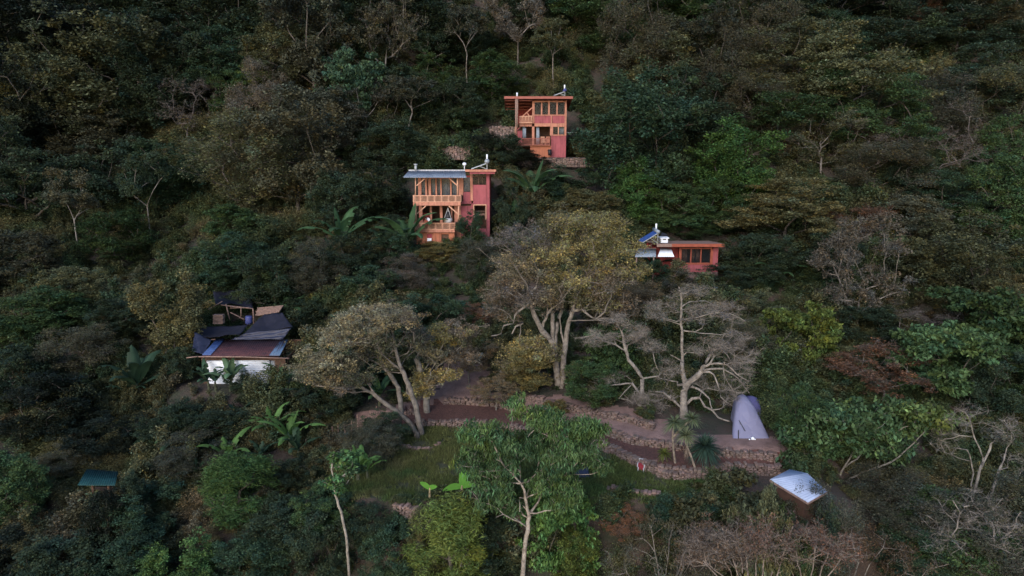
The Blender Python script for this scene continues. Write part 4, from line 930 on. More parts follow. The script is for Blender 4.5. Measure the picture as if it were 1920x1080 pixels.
mb = MB(); mb.tube([(tx+.02,ty-.15,tz),(tx+.02,ty-.15,tz+.12),(tx+.02,ty-.15,tz+.2)], [.1,.13,.05], 10); mb.tube([(tx-.2,ty-.2,tz),(tx-.2,ty-.2,tz+.08)], .05, 8); mb.tube([(tx+.15,ty-.2,tz),(tx+.15,ty-.2,tz+.08)], .05, 8)
tag(mb.build('white_pots', 'white', None, True), 'tiny white pots set before the lower edge of the tent', 'pots')
p = hit(1202,884); chair(tuple(p), -.35, 'cushion', 'garden_chair', 'white garden chair with a red seat at the edge of the lawn', .8, seatm='red_plastic')
p = hit(1080,893); o = empty('blue_sheet', tuple(p), 'dark blue sheet shelter half hidden under the green tree on the lawn', 'sheet shelter')
mb = MB(); q_ = Vector(p); sheet(mb, q_+Vector((-.7,-.3,.05)), q_+Vector((.8,-.3,.05)), q_+Vector((.7,.8,.75)), q_+Vector((-.6,.8,.75)), 0, 0, .03, 8, 8, .08, .03); mb.build('cover', 'tarp_blue', o, True)
mb = MB(); mb.tube([q_+Vector((-.6,.8,0)), q_+Vector((-.6,.8,.75)), q_+Vector((.7,.8,.75)), q_+Vector((.7,.8,0))], .03, 6); mb.build('hoop', 'log', o)

# --- terrace walls
def wall_line(g, xa, xb, dy=-.12): x_ = np.arange(xa, xb, .5); return [(x, float(crv(g, x))+dy) for x in x_]
LA = (Pz(770,803,LZ)[0], gA[-1,0])
stones('terrace_wall', wall_line(gA, LA[0], LA[1]), -18.93, LZ-.1, 'long curved stone wall between the lawn and the bed of dark mulch', size=.21, seed=11)
stones('terrace_wall', wall_line(gB, gB[2,0], gB[-1,0]), lambda p: float(-18.5+.03), -19.15, 'long curved stone wall behind the lower bed of dark mulch', size=.21, seed=12)
stones('terrace_wall', wall_line(gC, gC[0,0], gC[-1,0]), lambda p: -18.5+.12*(crv(gC,p.x)-crv(gB,p.x))+.42, lambda p: -18.5+.12*(crv(gC,p.x)-crv(gB,p.x))-.2, 'upper stone wall at the foot of the big trunk', size=.21, seed=13)
stones('round_planter', [(Pz(u,v,LZ)[0], Pz(u,v,LZ)[1]) for u, v in ((1222,858),(1223,872),(1229,884),(1242,893),(1258,898),(1280,899),(1306,895))], LZ+.42, LZ-.15, 'half-round stone planter at the corner of the lawn under the spiky trees', size=.2, seed=16)
stones('terrace_wall', [(P(u,v,36.0)[0], 36.0-(u-741)*.012) for u, v in ((738,950),(800,960))], P(770,943,36)[2], P(770,962,36)[2]-.3, 'short stone wall under the lower lawn edge by the banana shoots', size=.21, seed=17)
stones('terrace_wall', [(P(u,v,37.5)[0], 37.6-(u-1140)*.008) for u, v in ((1140,915),(1230,938))], LZ+.1, LZ-.9, 'dark stone wall below the lawn corner beside the blue-green tree', size=.21, seed=18)
stones('terrace_wall', [(Pz(u,v,-18.9)[0], Pz(u,v,-18.9)[1]) for u, v in ((700,812),(704,798),(716,786),(740,778),(772,775))], -18.7, -19.6, 'curving stone wall at the end of the path under the leaning tree', size=.21, seed=19)
stones('tree_ring', [(Pz(u,v,LZ)[0], Pz(u,v,LZ)[1]) for u, v in ((735,822),(750,838),(775,846),(805,845),(825,836))], LZ+.22, LZ-.1, 'low curved edge of stones on the lawn around the leaning tree', size=.2, seed=20, thick=.25)
# stake fence
o = empty('stake_fence', hit(600,830), 'rough fence of thin wooden stakes beside the curving path', 'fence'); rail = []
for i in range(12):
    u = 575+i*12; v = 842-i*5.2; p = hit(u, v+6); q_ = Vector(p); mb = MB(); mb.tube([q_+Vector((0,0,-.2)), q_+Vector((tr.uniform(-.05,.05),0,1.0+tr.uniform(-.15,.2)))], .035, 5); mb.build('stake', 'log', o); rail.append(q_+Vector((0,0,.7)))
mb = MB(); mb.tube(rail, .02, 4); mb.build('rail', 'log', o)
mb = MB(); p = hit(604,752); mb.tube([Vector(p)+Vector((0,0,-.3)), Vector(p)+Vector((.02,0,1.7))], .12, 8); tag(mb.build('concrete_post', 'pipe', None, True), 'pale concrete post at the end of the tin shack', 'post')
# ------------------------------------------------------------------ the trees whose limbs can be traced in the photograph
def hero(name, label, Y, base_px, limbs, zones, bark, seed=0, crop=(0,0,1), rt=.014, k=.5, twig=4, twL=.7, per=26, cr=.4, L=.22, Wd=.13, spread=1.5, jit=.22, droop=.2, rmin_base=.2, tww=.014, ground=None, bias=.3, cflat=.7, lvar=.22, upb=.9):
    """limbs: lists of crop points (+ optional radius); zones: (cx, cy, rx, ry, depth, n tips, colour or None, share with leaves)"""
    r = np.random.default_rng(seed); ox, oy, ck = crop
    def q(u, v, dy): return P(ox+u/ck, oy+v/ck, Y+dy)
    base = q(*base_px, 0); N = [base]; Pa = [-1]; Rm = [rmin_base*1.3]
    gz = float(h(base[0], base[1]))-.3 if ground is None else ground
    N = [np.array([base[0], base[1], min(gz, base[2]-.2)])]
    for li, lb in enumerate(limbs):
        rad0, rad1, dy1 = lb[0]; pts = lb[1:]; arr = np.array(N); first = q(*pts[0], 0); dd = np.linalg.norm((arr-first)*np.array([1,.25,1]), axis=1); par = int(np.argmin(dd)); y0 = N[par][1]-Y
        tot = len(pts)-1 or 1
        for i, pt in enumerate(pts):
            f = i/tot; tgt = q(*pt, y0*(1-f)+dy1*f); a = N[par]; m = max(1, int(np.linalg.norm(tgt-a)/.35))
            for j in range(1, m+1):
                g = j/m; N.append(a*(1-g)+tgt*g+r.normal(0,.025,3)*(g < 1)); Pa.append(par); Rm.append(rad0*(1-f)+rad1*f); par = len(N)-1
    tips = []; cols = []; leafy = []
    for cx, cy_, rx, ry, dr, n, col, share in zones:
        nb = max(3, n//9); dpt = (q(cx, cy_, 0)); ppm = F/(dpt[1]*cp-dpt[2]*sp)*ck
        for b in range(nb):
            u = r.normal(0,1,3); u = u/np.linalg.norm(u)*r.uniform(.3,1)**.5; c = q(cx+u[0]*rx*.88, cy_+u[1]*ry*.85, u[2]*dr); bv = math.exp(r.normal(0,.12))
            for t in range(n//nb):
                tips.append(c+r.normal(0,1,3)*np.array([.55,.55,.3])*spread*.45)
                col_ = COLR[col] if col else (0,0,0); cols.append(tuple(v*bv for v in col_)); leafy.append(col is not None and r.uniform() < share)
    tips = np.array(tips); cols = np.array(cols); leafy = np.array(leafy)
    NN, PP, ti = grow(tips, N, Pa, r, .4, bias, jit)
    rm = np.zeros(len(NN)); rm[:len(Rm)] = Rm; rad = radii(NN, PP, rt, k, None); rad = np.where(rm > 0, np.maximum(rm, np.minimum(rad, rm*1.15)), np.minimum(rad, .045))
    V, Q_ = limb_mesh(NN, PP, rad, 7)
    if twig: v2, q2 = twigs(tips, r, twig*4, twL, tww*.7); Q_ = np.concatenate([Q_, q2+len(V)]); V = np.concatenate([V, v2])
    o = empty(name, tuple(N[0]), label, 'tree', 'trees with limbs traced over the terraces'); V = V-N[0]
    link('trunk', mesh_np('trunk', V, Q_, mats=[M['bark']], smooth=True), o, bark)
    if leafy.any():
        v, q_, c = foliage(tips[leafy]-N[0], cols[leafy], r, per, cr, cflat, L, Wd, droop, upb, lvar=lvar); link('crown', mesh_np('crown', v, q_, tint=c, mats=[M['leaf']]), o, (1,1,1))
    return o
COLR.update(lg=(.055,.095,.040), ro=(.12,.070,.050), yo=(.215,.19,.075), pk=(.20,.17,.10), yb=(.28,.235,.095), cr=(.20,.185,.115), gb=(.07,.125,.045), gd=(.055,.10,.042), ly=(.12,.15,.035))
hero('big_forked_tree', 'biggest tree of all, many pale forked trunks under a yellow and mauve crown', 50.0, (425,1040),
  [[(.29,.22,0),(420,1000),(405,850),(392,780)],[(.26,.16,-.8),(385,745),(330,680),(290,600),(272,530)],[(.13,.08,-1),(332,660),(362,590),(385,560)],[(.17,.12,.3),(387,740),(386,590),(412,560),(440,540),(440,450)],
   [(.2,.13,1),(405,770),(400,700),(412,640),(432,585),(438,540)],[(.25,.17,.4),(436,1000),(444,850),(455,760),(465,680),(492,580)],[(.16,.09,1.5),(492,580),(520,500),(545,430),(570,380)],[(.14,.06,-1.5),(500,575),(545,568),(580,600),(615,622)],
   [(.07,.03,-1.8),(615,622),(665,580),(700,500),(708,440),(660,430),(560,420)],[(.07,.03,-2),(615,622),(660,615),(720,612)],[(.12,.05,1.2),(440,540),(425,440),(380,400),(330,360)],[(.12,.05,2),(438,450),(470,360),(450,300)],
   [(.1,.04,-2),(272,530),(230,560),(185,600),(180,645),(125,655),(112,700),(60,710)],[(.1,.05,-2.5),(275,530),(250,440),(200,360)],[(.1,.05,2),(570,380),(640,300),(700,250)],[(.08,.03,-2.2),(300,450),(310,380),(290,310)],[(.1,.05,.5),(448,760),(432,690),(425,610)],
   [(.06,.03,-1.2),(425,960),(470,965),(500,990)],[(.09,.05,-1.5),(230,640),(190,660),(170,700)]],
  [(560,150,260,110,3.4,200,'yo',1),(400,90,120,60,2.5,60,'py',1),(700,240,170,90,3,110,'yo',1),(220,200,170,110,3,150,'mv',.45),(300,230,170,110,3,90,'py',.9),(260,330,190,90,3,170,'pk',.8),(140,430,90,90,2,80,'oc',.9),(190,500,120,80,2.4,110,'mv',.3),(400,270,120,90,3.5,80,'yb',.9),
   (560,380,240,70,3,150,'yb',.85),(680,420,130,80,2.5,90,'oc',.85),(330,520,90,60,1.8,60,'oc',.7),(570,520,90,45,1.5,50,'py',1),(420,470,160,70,3,70,'pk',.8),(120,560,100,60,2,50,'oc',.9),(640,480,150,60,2.5,70,'yo',.9),(800,330,80,80,2,40,'yo',.9),(700,540,110,60,2,50,'oc',.7),(250,800,100,90,1.8,90,'yb',1),(370,800,60,60,1.2,36,'ye',1),(180,880,80,60,1.6,50,'ye',.9),(480,910,40,50,.8,24,'ye',1)],
  (.18,.16,.14), 1, (900,380,2.842), rt=.013, k=.42, twig=3, twL=.5, per=48, cr=.5, L=.135, Wd=.085, spread=2.1, bias=.25)
hero('gnarled_bare_tree', 'gnarled leafless pale tree with a straight upper trunk and snaking limbs beside the tent', 45.5, (830,1010),
  [[(.29,.22,0),(830,1000),(828,900),(832,830)],[(.22,.13,.3),(840,820),(842,770),(822,695),(818,600)],[(.12,.05,.5),(818,600),(815,400),(810,200),(808,50),(790,-10)],[(.25,.15,-.6),(845,810),(870,765),(930,720),(970,680),(990,630)],[(.15,.06,1.2),(990,630),(1040,540),(1100,460)],
   [(.1,.035,-1.2),(985,650),(1040,615),(1110,610),(1180,620),(1260,700),(1360,760)],[(.09,.03,-.5),(985,665),(1060,655),(1145,655),(1230,700),(1300,770),(1360,850)],[(.08,.03,-1.8),(985,680),(1040,680),(1072,700),(1110,790),(1130,880),(1180,930)],
   [(.12,.05,-1.5),(860,930),(900,895),(960,890),(1000,960),(1060,990),(1110,1050),(1200,1080)],[(.09,.04,-1.8),(900,800),(950,820),(990,850),(1040,900),(1060,985)],[(.06,.02,.8),(828,345),(920,355),(1050,370),(1150,380),(1210,360)],
   [(.055,.02,-1),(818,260),(920,245),(1000,220),(1110,195),(1210,210),(1330,270)],[(.055,.02,1.5),(815,150),(880,110),(1000,105),(1080,140),(1120,180)],[(.04,.015,0),(812,60),(880,20),(950,10)],[(.055,.02,-.8),(812,210),(740,170),(680,120)],
   [(.12,.04,-.8),(800,960),(720,890),(660,840),(600,840)],[(.1,.04,.8),(822,780),(780,790),(780,760),(740,755),(680,740)],[(.06,.02,1.5),(1100,460),(1170,500),(1260,560),(1400,600)],[(.06,.02,.2),(1100,460),(1180,540),(1240,640)],[(.05,.02,-1),(1150,600),(1155,700),(1190,770),(1240,850)],[(.06,.02,1),(830,600),(760,560),(720,540)]],
  [(1080,220,300,120,2.8,110,'mv',.4),(1220,420,230,120,2.6,90,'mv',.3),(900,40,190,80,2,50,'gy',.6),(660,200,140,110,2.2,60,'gy',.5),(1330,600,150,140,2.2,70,None,0),(1240,830,170,140,2,60,None,0),(1000,480,140,90,2.2,40,None,0),(700,640,130,90,2,40,'oc',.2),(620,900,130,60,1.6,36,None,0),(1040,760,120,90,1.5,30,None,0)],
  (.20,.18,.16), 2, (1090,540,4.32), rt=.011, k=.42, twig=5, twL=.55, per=14, cr=.35, L=.13, Wd=.08, spread=1.3, bias=.12, jit=.3)
hero('twisted_bare_tree', 'smaller leafless pale tree with one snaking trunk between the big tree and the gnarled one', 46.3, (480,990),
  [[(.17,.14,0),(478,980),(470,900),(492,800),(495,735)],[(.14,.1,-.3),(495,735),(440,650),(380,580),(360,500),(342,400)],[(.07,.03,-.8),(342,400),(325,350),(300,310),(268,258),(150,262),(110,240)],[(.07,.025,-.8),(360,510),(280,460),(180,430),(100,380),(0,400)],[(.05,.02,.8),(342,395),(372,350),(410,330)],
   [(.04,.02,-1.2),(330,370),(230,365),(190,380)],[(.05,.02,1),(372,465),(440,420),(465,380),(460,350)],[(.1,.03,-1),(478,870),(410,770),(310,780),(220,790),(130,840)],[(.06,.03,.3),(500,732),(560,722),(625,715),(640,690),(612,645),(582,650)],[(.05,.02,-1),(410,780),(350,840),(305,895)],[(.06,.03,-.8),(470,960),(430,900),(430,840)],[(.06,.03,-.8),(480,960),(540,950),(565,1040)]],
  [(130,400,150,60,1.8,80,None,0),(420,350,130,90,1.8,90,'oc',.2),(270,270,120,60,1.5,60,'oc',.3),(220,720,150,60,1.5,80,None,0),(130,870,130,60,1.5,60,'pk',.3),(450,880,90,60,1,50,None,0),(560,480,110,60,1.5,60,'gy',.2),(600,960,120,50,1.2,50,None,0)],
  (.21,.19,.17), 3, (1090,540,4.32), rt=.010, k=.42, twig=5, twL=.5, per=14, cr=.3, L=.13, Wd=.08, spread=1.2, bias=.12, jit=.3)
hero('leaning_tree', 'pale leaning tree with a wide cream-olive crown over the curving path', 45.0, (885,1045),
  [[(.2,.14,0),(885,1040),(862,930),(835,820),(790,690),(740,580)],[(.13,.08,.5),(740,580),(705,460),(690,380)],[(.08,.05,1.2),(830,800),(785,760),(780,690)],[(.07,.04,-1),(740,590),(670,540),(600,480)],[(.06,.03,1),(700,440),(780,330),(880,270)],[(.06,.03,-.5),(695,400),(600,300),(500,250)]],
  [(520,230,300,120,3,240,'cr',.9),(720,200,220,110,3,170,'pk',.6),(350,360,220,100,2.6,150,'cr',.95),(660,400,170,90,2.2,80,'ol',.9),(640,530,80,45,1.2,36,'py',1),(850,350,110,80,2,60,'gy',.7)],
  (.14,.125,.11), 4, (560,540,3.856), twig=4, twL=.45, per=44, cr=.38, L=.125, Wd=.08, spread=1.5)
hero('leaning_tree', 'low tree whose long trunk reaches sideways from the lawn toward the tin shack', 44.6, (862,1050),
  [[(.17,.12,0),(850,1050),(790,960),(710,890),(620,830),(540,765)],[(.12,.05,-.4),(540,765),(450,715),(380,720),(230,715),(120,705)],[(.08,.04,.6),(560,780),(490,740),(430,700),(330,640),(250,600)],[(.05,.03,.3),(380,720),(300,740),(230,735)]],
  [(230,560,220,110,2.2,190,'cr',.85),(60,560,130,130,2,110,'cr',.95),(380,640,150,70,1.8,80,'ol',.9),(180,680,160,40,1.4,60,'pk',.6),(300,720,130,30,1,40,'mv',.2)],
  (.13,.115,.10), 5, (560,540,3.856), twig=4, twL=.4, per=44, cr=.36, L=.125, Wd=.08, spread=1.3)
hero('pale_trunk_tree', 'bare-trunked tree ending on the terrace wall behind the leaning one', 47.5, (735,812),
  [[(.2,.15,0),(735,810),(720,720),(665,630),(620,575)],[(.1,.06,.5),(620,575),(575,500),(545,420)],[(.08,.05,-.5),(625,580),(560,540),(480,500)]],
  [(520,430,160,80,2,90,'ol',.9),(430,500,120,60,1.8,60,'cr',.9)], (.20,.18,.16), 6, (560,540,3.856), twig=3, twL=.4, per=40, cr=.38, L=.125, Wd=.08, spread=1.2)
hero('vine_clad_tree', 'pale tree wrapped in yellow tufts standing where the terrace walls meet', 48.2, (925,815),
  [[(.24,.2,0),(925,810),(905,730),(890,640),(870,560),(850,510)],[(.2,.14,.6),(935,790),(950,700),(955,620)],[(.09,.04,-.6),(850,510),(900,420),(1000,380)],[(.09,.04,.8),(955,620),(1040,540),(1120,480)]],
  [(1060,350,170,80,2.2,120,'yo',1),(950,450,130,90,2,90,'cr',.95),(1200,300,140,80,2,90,'oc',.95),(900,620,50,80,.8,60,'yb',1),(860,760,50,60,.7,40,'yb',1),(960,660,40,70,.7,40,'pk',.9),(1050,640,110,60,1.2,60,'yb',.9),(1180,480,110,60,1.5,50,'oc',.8)],
  (.22,.20,.175), 7, (560,540,3.856), twig=3, twL=.4, per=44, cr=.36, L=.125, Wd=.085, spread=1.3)
hero('white_trunk_tree', 'green tree with a smooth white forked trunk rising from the bottom edge over the lawn', 33.5, (1020,1085),
  [[(.13,.115,0),(1020,1080),(1030,950),(1042,850),(1058,740)],[(.09,.055,-.5),(1056,735),(1035,640),(1012,560)],[(.06,.03,-1),(1012,560),(970,515),(920,468)],[(.05,.02,.3),(1010,560),(1006,490),(1004,440)],[(.08,.04,1),(1062,725),(1085,695),(1110,660),(1128,610)],[(.05,.02,-1.5),(1040,800),(1000,775),(910,732),(870,750)],[(.04,.02,1),(1010,565),(1060,540),(1100,500),(1120,400)],[(.035,.02,-.6),(1000,640),(1004,720)]],
  [(1280,270,200,95,2.0,130,'gb',1),(1150,200,120,60,1.6,60,'gb',1),(950,320,230,80,1.8,110,'gd',1),(760,290,110,60,1.4,60,'gb',1),(1280,410,190,90,1.8,100,'gd',1),(1430,400,80,90,1.6,40,'gd',1),(840,420,170,90,1.6,100,'gd',.9),(860,560,110,70,1.4,60,'gd',.9),(900,660,110,50,1.2,40,'gd',.7),(1210,560,130,80,1.6,80,'gb',1),(1290,650,130,90,1.8,60,'gb',1),(1180,480,110,60,1.4,50,'gd',1),(760,420,100,60,1.4,40,'gb',.9),(870,640,110,60,1.2,50,'gd',.9),(1000,120,40,60,1,16,'gb',1)],
  (.27,.24,.21), 8, (640,720,3.0), rt=.010, k=.42, twig=1, twL=.4, per=40, cr=.38, L=.22, Wd=.06, spread=1.2, droop=.9, upb=.5, lvar=.28)
hero('slim_pale_trunk', 'very slim pale leaning trunk topped by a bright vine column near the bottom edge', 34.0, (655,1085),
  [[(.07,.06,0),(655,1080),(650,1010),(640,960),(628,925)],[(.06,.05,0),(628,925),(622,880),(625,850)]],
  [(630,890,26,40,.7,70,'br',1),(640,860,30,22,.7,50,'br',1),(660,880,24,20,.6,30,'g',1)], (.24,.22,.19), 9, (0,0,1.0), twig=1, twL=.3, per=34, cr=.24, L=.16, Wd=.10, spread=.6)

hero('wide_green_tree', 'wide green big-leaved tree on many pale forked stems above the hut roof', 40.0, (860,650),
  [[(.13,.1,0),(860,650),(850,600),(800,540)],[(.07,.03,-.5),(800,540),(720,490),(690,430),(680,360)],[(.07,.03,.5),(860,600),(850,520),(800,440),(780,330)],[(.07,.03,-.8),(860,600),(890,500),(950,400),(960,330)],[(.06,.03,.8),(900,480),(1000,400),(940,320)],
   [(.06,.025,-.3),(1000,400),(1050,330),(1100,290)],[(.08,.03,0),(880,560),(1000,500),(1170,440),(1270,360),(1360,270)],[(.05,.02,.8),(1170,440),(1250,400),(1330,330)]],
  [(700,300,130,110,1.8,100,'lg',1),(900,220,230,110,2.4,190,'lg',1),(1180,200,200,100,2.2,150,'lg',1),(1380,180,130,70,1.6,70,'lm',1),(1050,320,200,80,1.8,100,'lg',1),(620,430,110,60,1.4,50,'g',1),(1180,360,120,60,1.4,50,'g',1)],
  (.17,.16,.14), 21, (1280,720,3.0), rt=.010, k=.42, twig=1, twL=.4, per=26, cr=.5, L=.27, Wd=.165, spread=1.5, droop=.5, lvar=.3, ground=None)
hero('forked_bare_tree', 'tall forked leafless tree with pale slanting stems at the shaded far side', 38.5, (1630,660),
  [[(.10,.08,0),(1625,650),(1660,530),(1690,440)],[(.08,.05,.3),(1690,440),(1735,335),(1800,285)],[(.05,.03,-.5),(1690,440),(1670,360),(1640,300),(1620,220),(1590,160)],[(.035,.02,.5),(1640,300),(1560,290),(1470,310)],[(.05,.04,-.3),(1620,620),(1635,500),(1600,370)]],
  [(1600,200,120,80,1.6,40,None,0),(1500,320,90,60,1.4,30,None,0),(1790,280,70,50,1,20,'gy',.5)], (.2,.185,.165), 22, (1280,720,3.0), rt=.009, k=.4, twig=3, twL=.5, bias=.15)
hero('forked_bare_tree', 'straight slanting leafless stem between the forked one and the picture edge', 38.0, (1725,660),
  [[(.09,.07,0),(1725,650),(1770,520),(1815,395)],[(.07,.04,.5),(1815,650),(1860,570),(1915,480)],[(.03,.015,-.4),(1815,395),(1850,300),(1840,220)]],
  [(1840,240,90,80,1.6,30,None,0),(1900,420,60,60,1,16,None,0)], (.19,.175,.16), 23, (1280,720,3.0), rt=.009, k=.4, twig=3, twL=.5, bias=.15)
hero('tangled_bare_tree', 'pale tangled leafless branches sprawling over the bottom corner thicket', 34.0, (1690,1080),
  [[(.09,.07,0),(1690,1080),(1680,1000),(1560,940),(1480,880)],[(.05,.03,.3),(1480,880),(1390,860),(1330,840)],[(.05,.03,-.5),(1480,885),(1545,810),(1560,720),(1520,655)],[(.06,.03,.5),(1680,1010),(1760,900),(1740,780),(1640,680),(1580,690)],[(.05,.02,-.6),(1760,900),(1850,830),(1900,720)],[(.05,.02,.2),(1740,780),(1760,690),(1800,640)],[(.05,.02,-.8),(1690,1060),(1800,1000),(1900,1010)],[(.04,.02,-1),(1560,940),(1500,1010),(1400,1040)]],
  [(1650,700,200,90,2,80,None,0),(1820,850,130,140,2,70,'gy',.3),(1450,880,140,80,1.6,50,'gy',.4),(1780,1020,150,70,1.6,50,'gy',.3)], (.2,.185,.17), 24, (1280,720,3.0), rt=.009, k=.42, twig=3, twL=.5, bias=.15, jit=.3, per=12, L=.12, Wd=.08)
hero('many_stemmed_tree', 'wide reddish-brown tree with a fan of many pale stems at the bottom edge', 30.0, (400,1260),
  [[(.06,.03,dy_),(400,1250),(400+(u-400)*.55,1100),(u,v)] for u, v, dy_ in ((60,930,0),(130,1000,-1),(180,850,.8),(255,900,-.5),(300,820,1),(345,880,-1.2),(420,850,.3),(480,830,-.6),(560,880,1),(620,800,.2))]+
  [[(.06,.03,dy_),(700,1260),(700+(u-700)*.5,1110),(u,v)] for u, v, dy_ in ((560,930,.5),(640,950,-.6),(690,930,.4),(745,920,-.3),(820,940,.6),(900,960,0))],
  [(250,880,260,120,2.4,150,'rb',.75),(560,860,240,110,2.4,140,'ro',.8),(820,900,180,110,2,100,'ro',.8),(100,950,160,100,1.8,70,'rb',.6),(450,960,300,80,1.6,80,'rb',.6)],
  (.2,.17,.15), 25, (1280,720,3.0), rt=.007, k=.4, twig=3, twL=.45, per=30, cr=.4, L=.12, Wd=.05, spread=1.5, bias=.5, jit=.08, droop=.4)

# ------------------------------------------------------------------ bananas, spiky plants
def banana_mesh(seed, n=8, H=.95, L=2.35, W=.5):
    r = random.Random(seed); V = []; Fc = []; T_ = []
    for i in range(n):
        az = i*2.4+r.uniform(-.4,.4); up = 1.5-.75*(i/(n-1))+r.uniform(-.1,.1); ll = L*r.uniform(.75,1.1)*(.8 if i == 0 else 1); d = Vector((math.cos(az),math.sin(az),0)); s = Vector((-d.y,d.x,0)); p = Vector((0,0,H*.95)); th = up; m = 12; k0 = len(V); tv = r.uniform(.6,1.25)
        for j in range(m+1):
            f = j/m; w = W/2*(max(0,math.sin(math.pi*min(1,max(0,(f-.14)/.86))**.8))**.55 if f > .14 else .05)*(1 if f < .96 else .4); tv2 = tv*r.uniform(.85,1.15)
            t = d*math.cos(th)+Vector((0,0,math.sin(th))); nn = s.cross(t).normalized(); q = .25+.2*r.random()
            V += [p-s*w-nn*-w*q, p-s*w*.5-nn*-w*q*.3, p, p+s*w*.5+nn*w*q*.3, p+s*w+nn*w*q]; T_ += [(tv2*.9,)*3, (tv2,)*3, (tv2*1.35,)*3, (tv2,)*3, (tv2*.9,)*3]
            p = p+t*(ll/m); th -= (.035+.022*j*r.uniform(.5,1.1))*(1.0 if i else .35)
        for j in range(m):
            for c in range(4):
                if j > 3 and c in (0,3) and r.random() < .27: continue
                a = k0+j*5+c; Fc.append((a,a+1,a+6,a+5))
    fm = mesh_np('fronds', np.array([tuple(v) for v in V]), np.array(Fc), tint=np.array(T_), mats=[M['leaf']], smooth=False)
    mb = MB(); mb.tube([(0,0,-.3),(.03,0,H*.5),(0,.02,H*1.0),(0,0,H*1.15)], [.14,.11,.075,.03], 8); me = bpy.data.meshes.new('pseudostem'); me.from_pydata(mb.V, [], mb.F); me.materials.append(M['bark'])
    return me, fm
BAN = [banana_mesh(200+i, n) for i, n in enumerate((8,7,9,6,4))]
BAN.append(banana_mesh(210, 3, 1.2, 1.9, .55))
def banana(x, yb, hpx, label, col='g', var=None, Y=None):
    Y = {768:71.0, 728:71.0, 968:79.0, 1000:79.5, 982:77.5, 432:50.6, 405:50.6, 528:51.2, 545:None}.get(x)
    p = hit(x, yb) if Y is None else P(x, yb, Y); p[2] = p[2] if Y is None else float(h(p[0], p[1])); d = p[1]*cp-p[2]*sp; s = hpx*d/F/2.75
    if Y is not None: p = np.array([p[0], p[1], min(p[2], float(h(p[0],p[1])))]) if False else p
    me, fm = BAN[tr.randrange(4) if var is None else var]
    o = empty('banana_plant', tuple(p), label, 'banana plant', 'banana plants'); o.scale = (s*1.1,s*1.1,s); o.rotation_euler = (tr.uniform(-.08,.08),tr.uniform(-.08,.08),tr.uniform(0,6.28))
    link('pseudostem', me, o, (.07,.08,.045)); link('fronds', fm, o, COLR[col] if isinstance(col,str) else col)
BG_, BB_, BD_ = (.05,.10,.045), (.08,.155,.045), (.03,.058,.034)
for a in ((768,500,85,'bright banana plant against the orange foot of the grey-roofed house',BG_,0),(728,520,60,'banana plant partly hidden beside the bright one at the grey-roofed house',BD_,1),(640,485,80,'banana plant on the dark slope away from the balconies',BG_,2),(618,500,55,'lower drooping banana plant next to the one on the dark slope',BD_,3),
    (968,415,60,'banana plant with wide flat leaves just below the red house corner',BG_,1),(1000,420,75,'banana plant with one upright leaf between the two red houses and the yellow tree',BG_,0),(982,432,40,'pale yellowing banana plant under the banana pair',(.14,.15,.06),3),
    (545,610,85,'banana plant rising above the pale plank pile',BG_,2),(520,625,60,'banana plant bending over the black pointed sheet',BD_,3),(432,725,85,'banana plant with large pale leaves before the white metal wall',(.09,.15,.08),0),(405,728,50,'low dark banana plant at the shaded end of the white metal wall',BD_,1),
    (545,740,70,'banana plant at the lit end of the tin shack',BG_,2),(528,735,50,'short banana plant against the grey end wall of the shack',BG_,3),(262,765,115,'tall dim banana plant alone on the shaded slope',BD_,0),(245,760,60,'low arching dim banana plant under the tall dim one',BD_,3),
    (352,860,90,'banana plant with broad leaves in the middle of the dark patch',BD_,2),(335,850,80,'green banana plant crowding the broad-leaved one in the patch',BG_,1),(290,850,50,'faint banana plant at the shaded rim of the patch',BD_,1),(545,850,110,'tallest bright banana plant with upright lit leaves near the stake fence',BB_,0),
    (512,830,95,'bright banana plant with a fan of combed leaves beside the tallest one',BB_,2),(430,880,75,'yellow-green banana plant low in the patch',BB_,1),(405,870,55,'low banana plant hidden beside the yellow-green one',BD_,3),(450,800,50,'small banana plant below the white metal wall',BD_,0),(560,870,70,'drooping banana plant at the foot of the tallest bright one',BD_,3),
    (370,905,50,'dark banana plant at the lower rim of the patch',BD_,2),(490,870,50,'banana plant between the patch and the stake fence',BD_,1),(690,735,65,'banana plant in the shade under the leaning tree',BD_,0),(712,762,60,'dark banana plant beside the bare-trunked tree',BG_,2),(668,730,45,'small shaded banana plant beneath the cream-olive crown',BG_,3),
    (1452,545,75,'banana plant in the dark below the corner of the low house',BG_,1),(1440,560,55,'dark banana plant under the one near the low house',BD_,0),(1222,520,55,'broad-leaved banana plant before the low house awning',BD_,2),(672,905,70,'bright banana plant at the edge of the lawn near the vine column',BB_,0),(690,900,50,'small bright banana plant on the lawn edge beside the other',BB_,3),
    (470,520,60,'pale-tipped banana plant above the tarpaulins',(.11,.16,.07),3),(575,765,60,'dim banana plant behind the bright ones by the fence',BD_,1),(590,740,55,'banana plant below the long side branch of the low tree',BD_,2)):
    banana(a[0],a[1],a[2]*(1.3 if a[0] in (768,728,640,968,1000) else .8 if a[0] in (545,512,432) else 1.05),a[3],a[4],a[5])
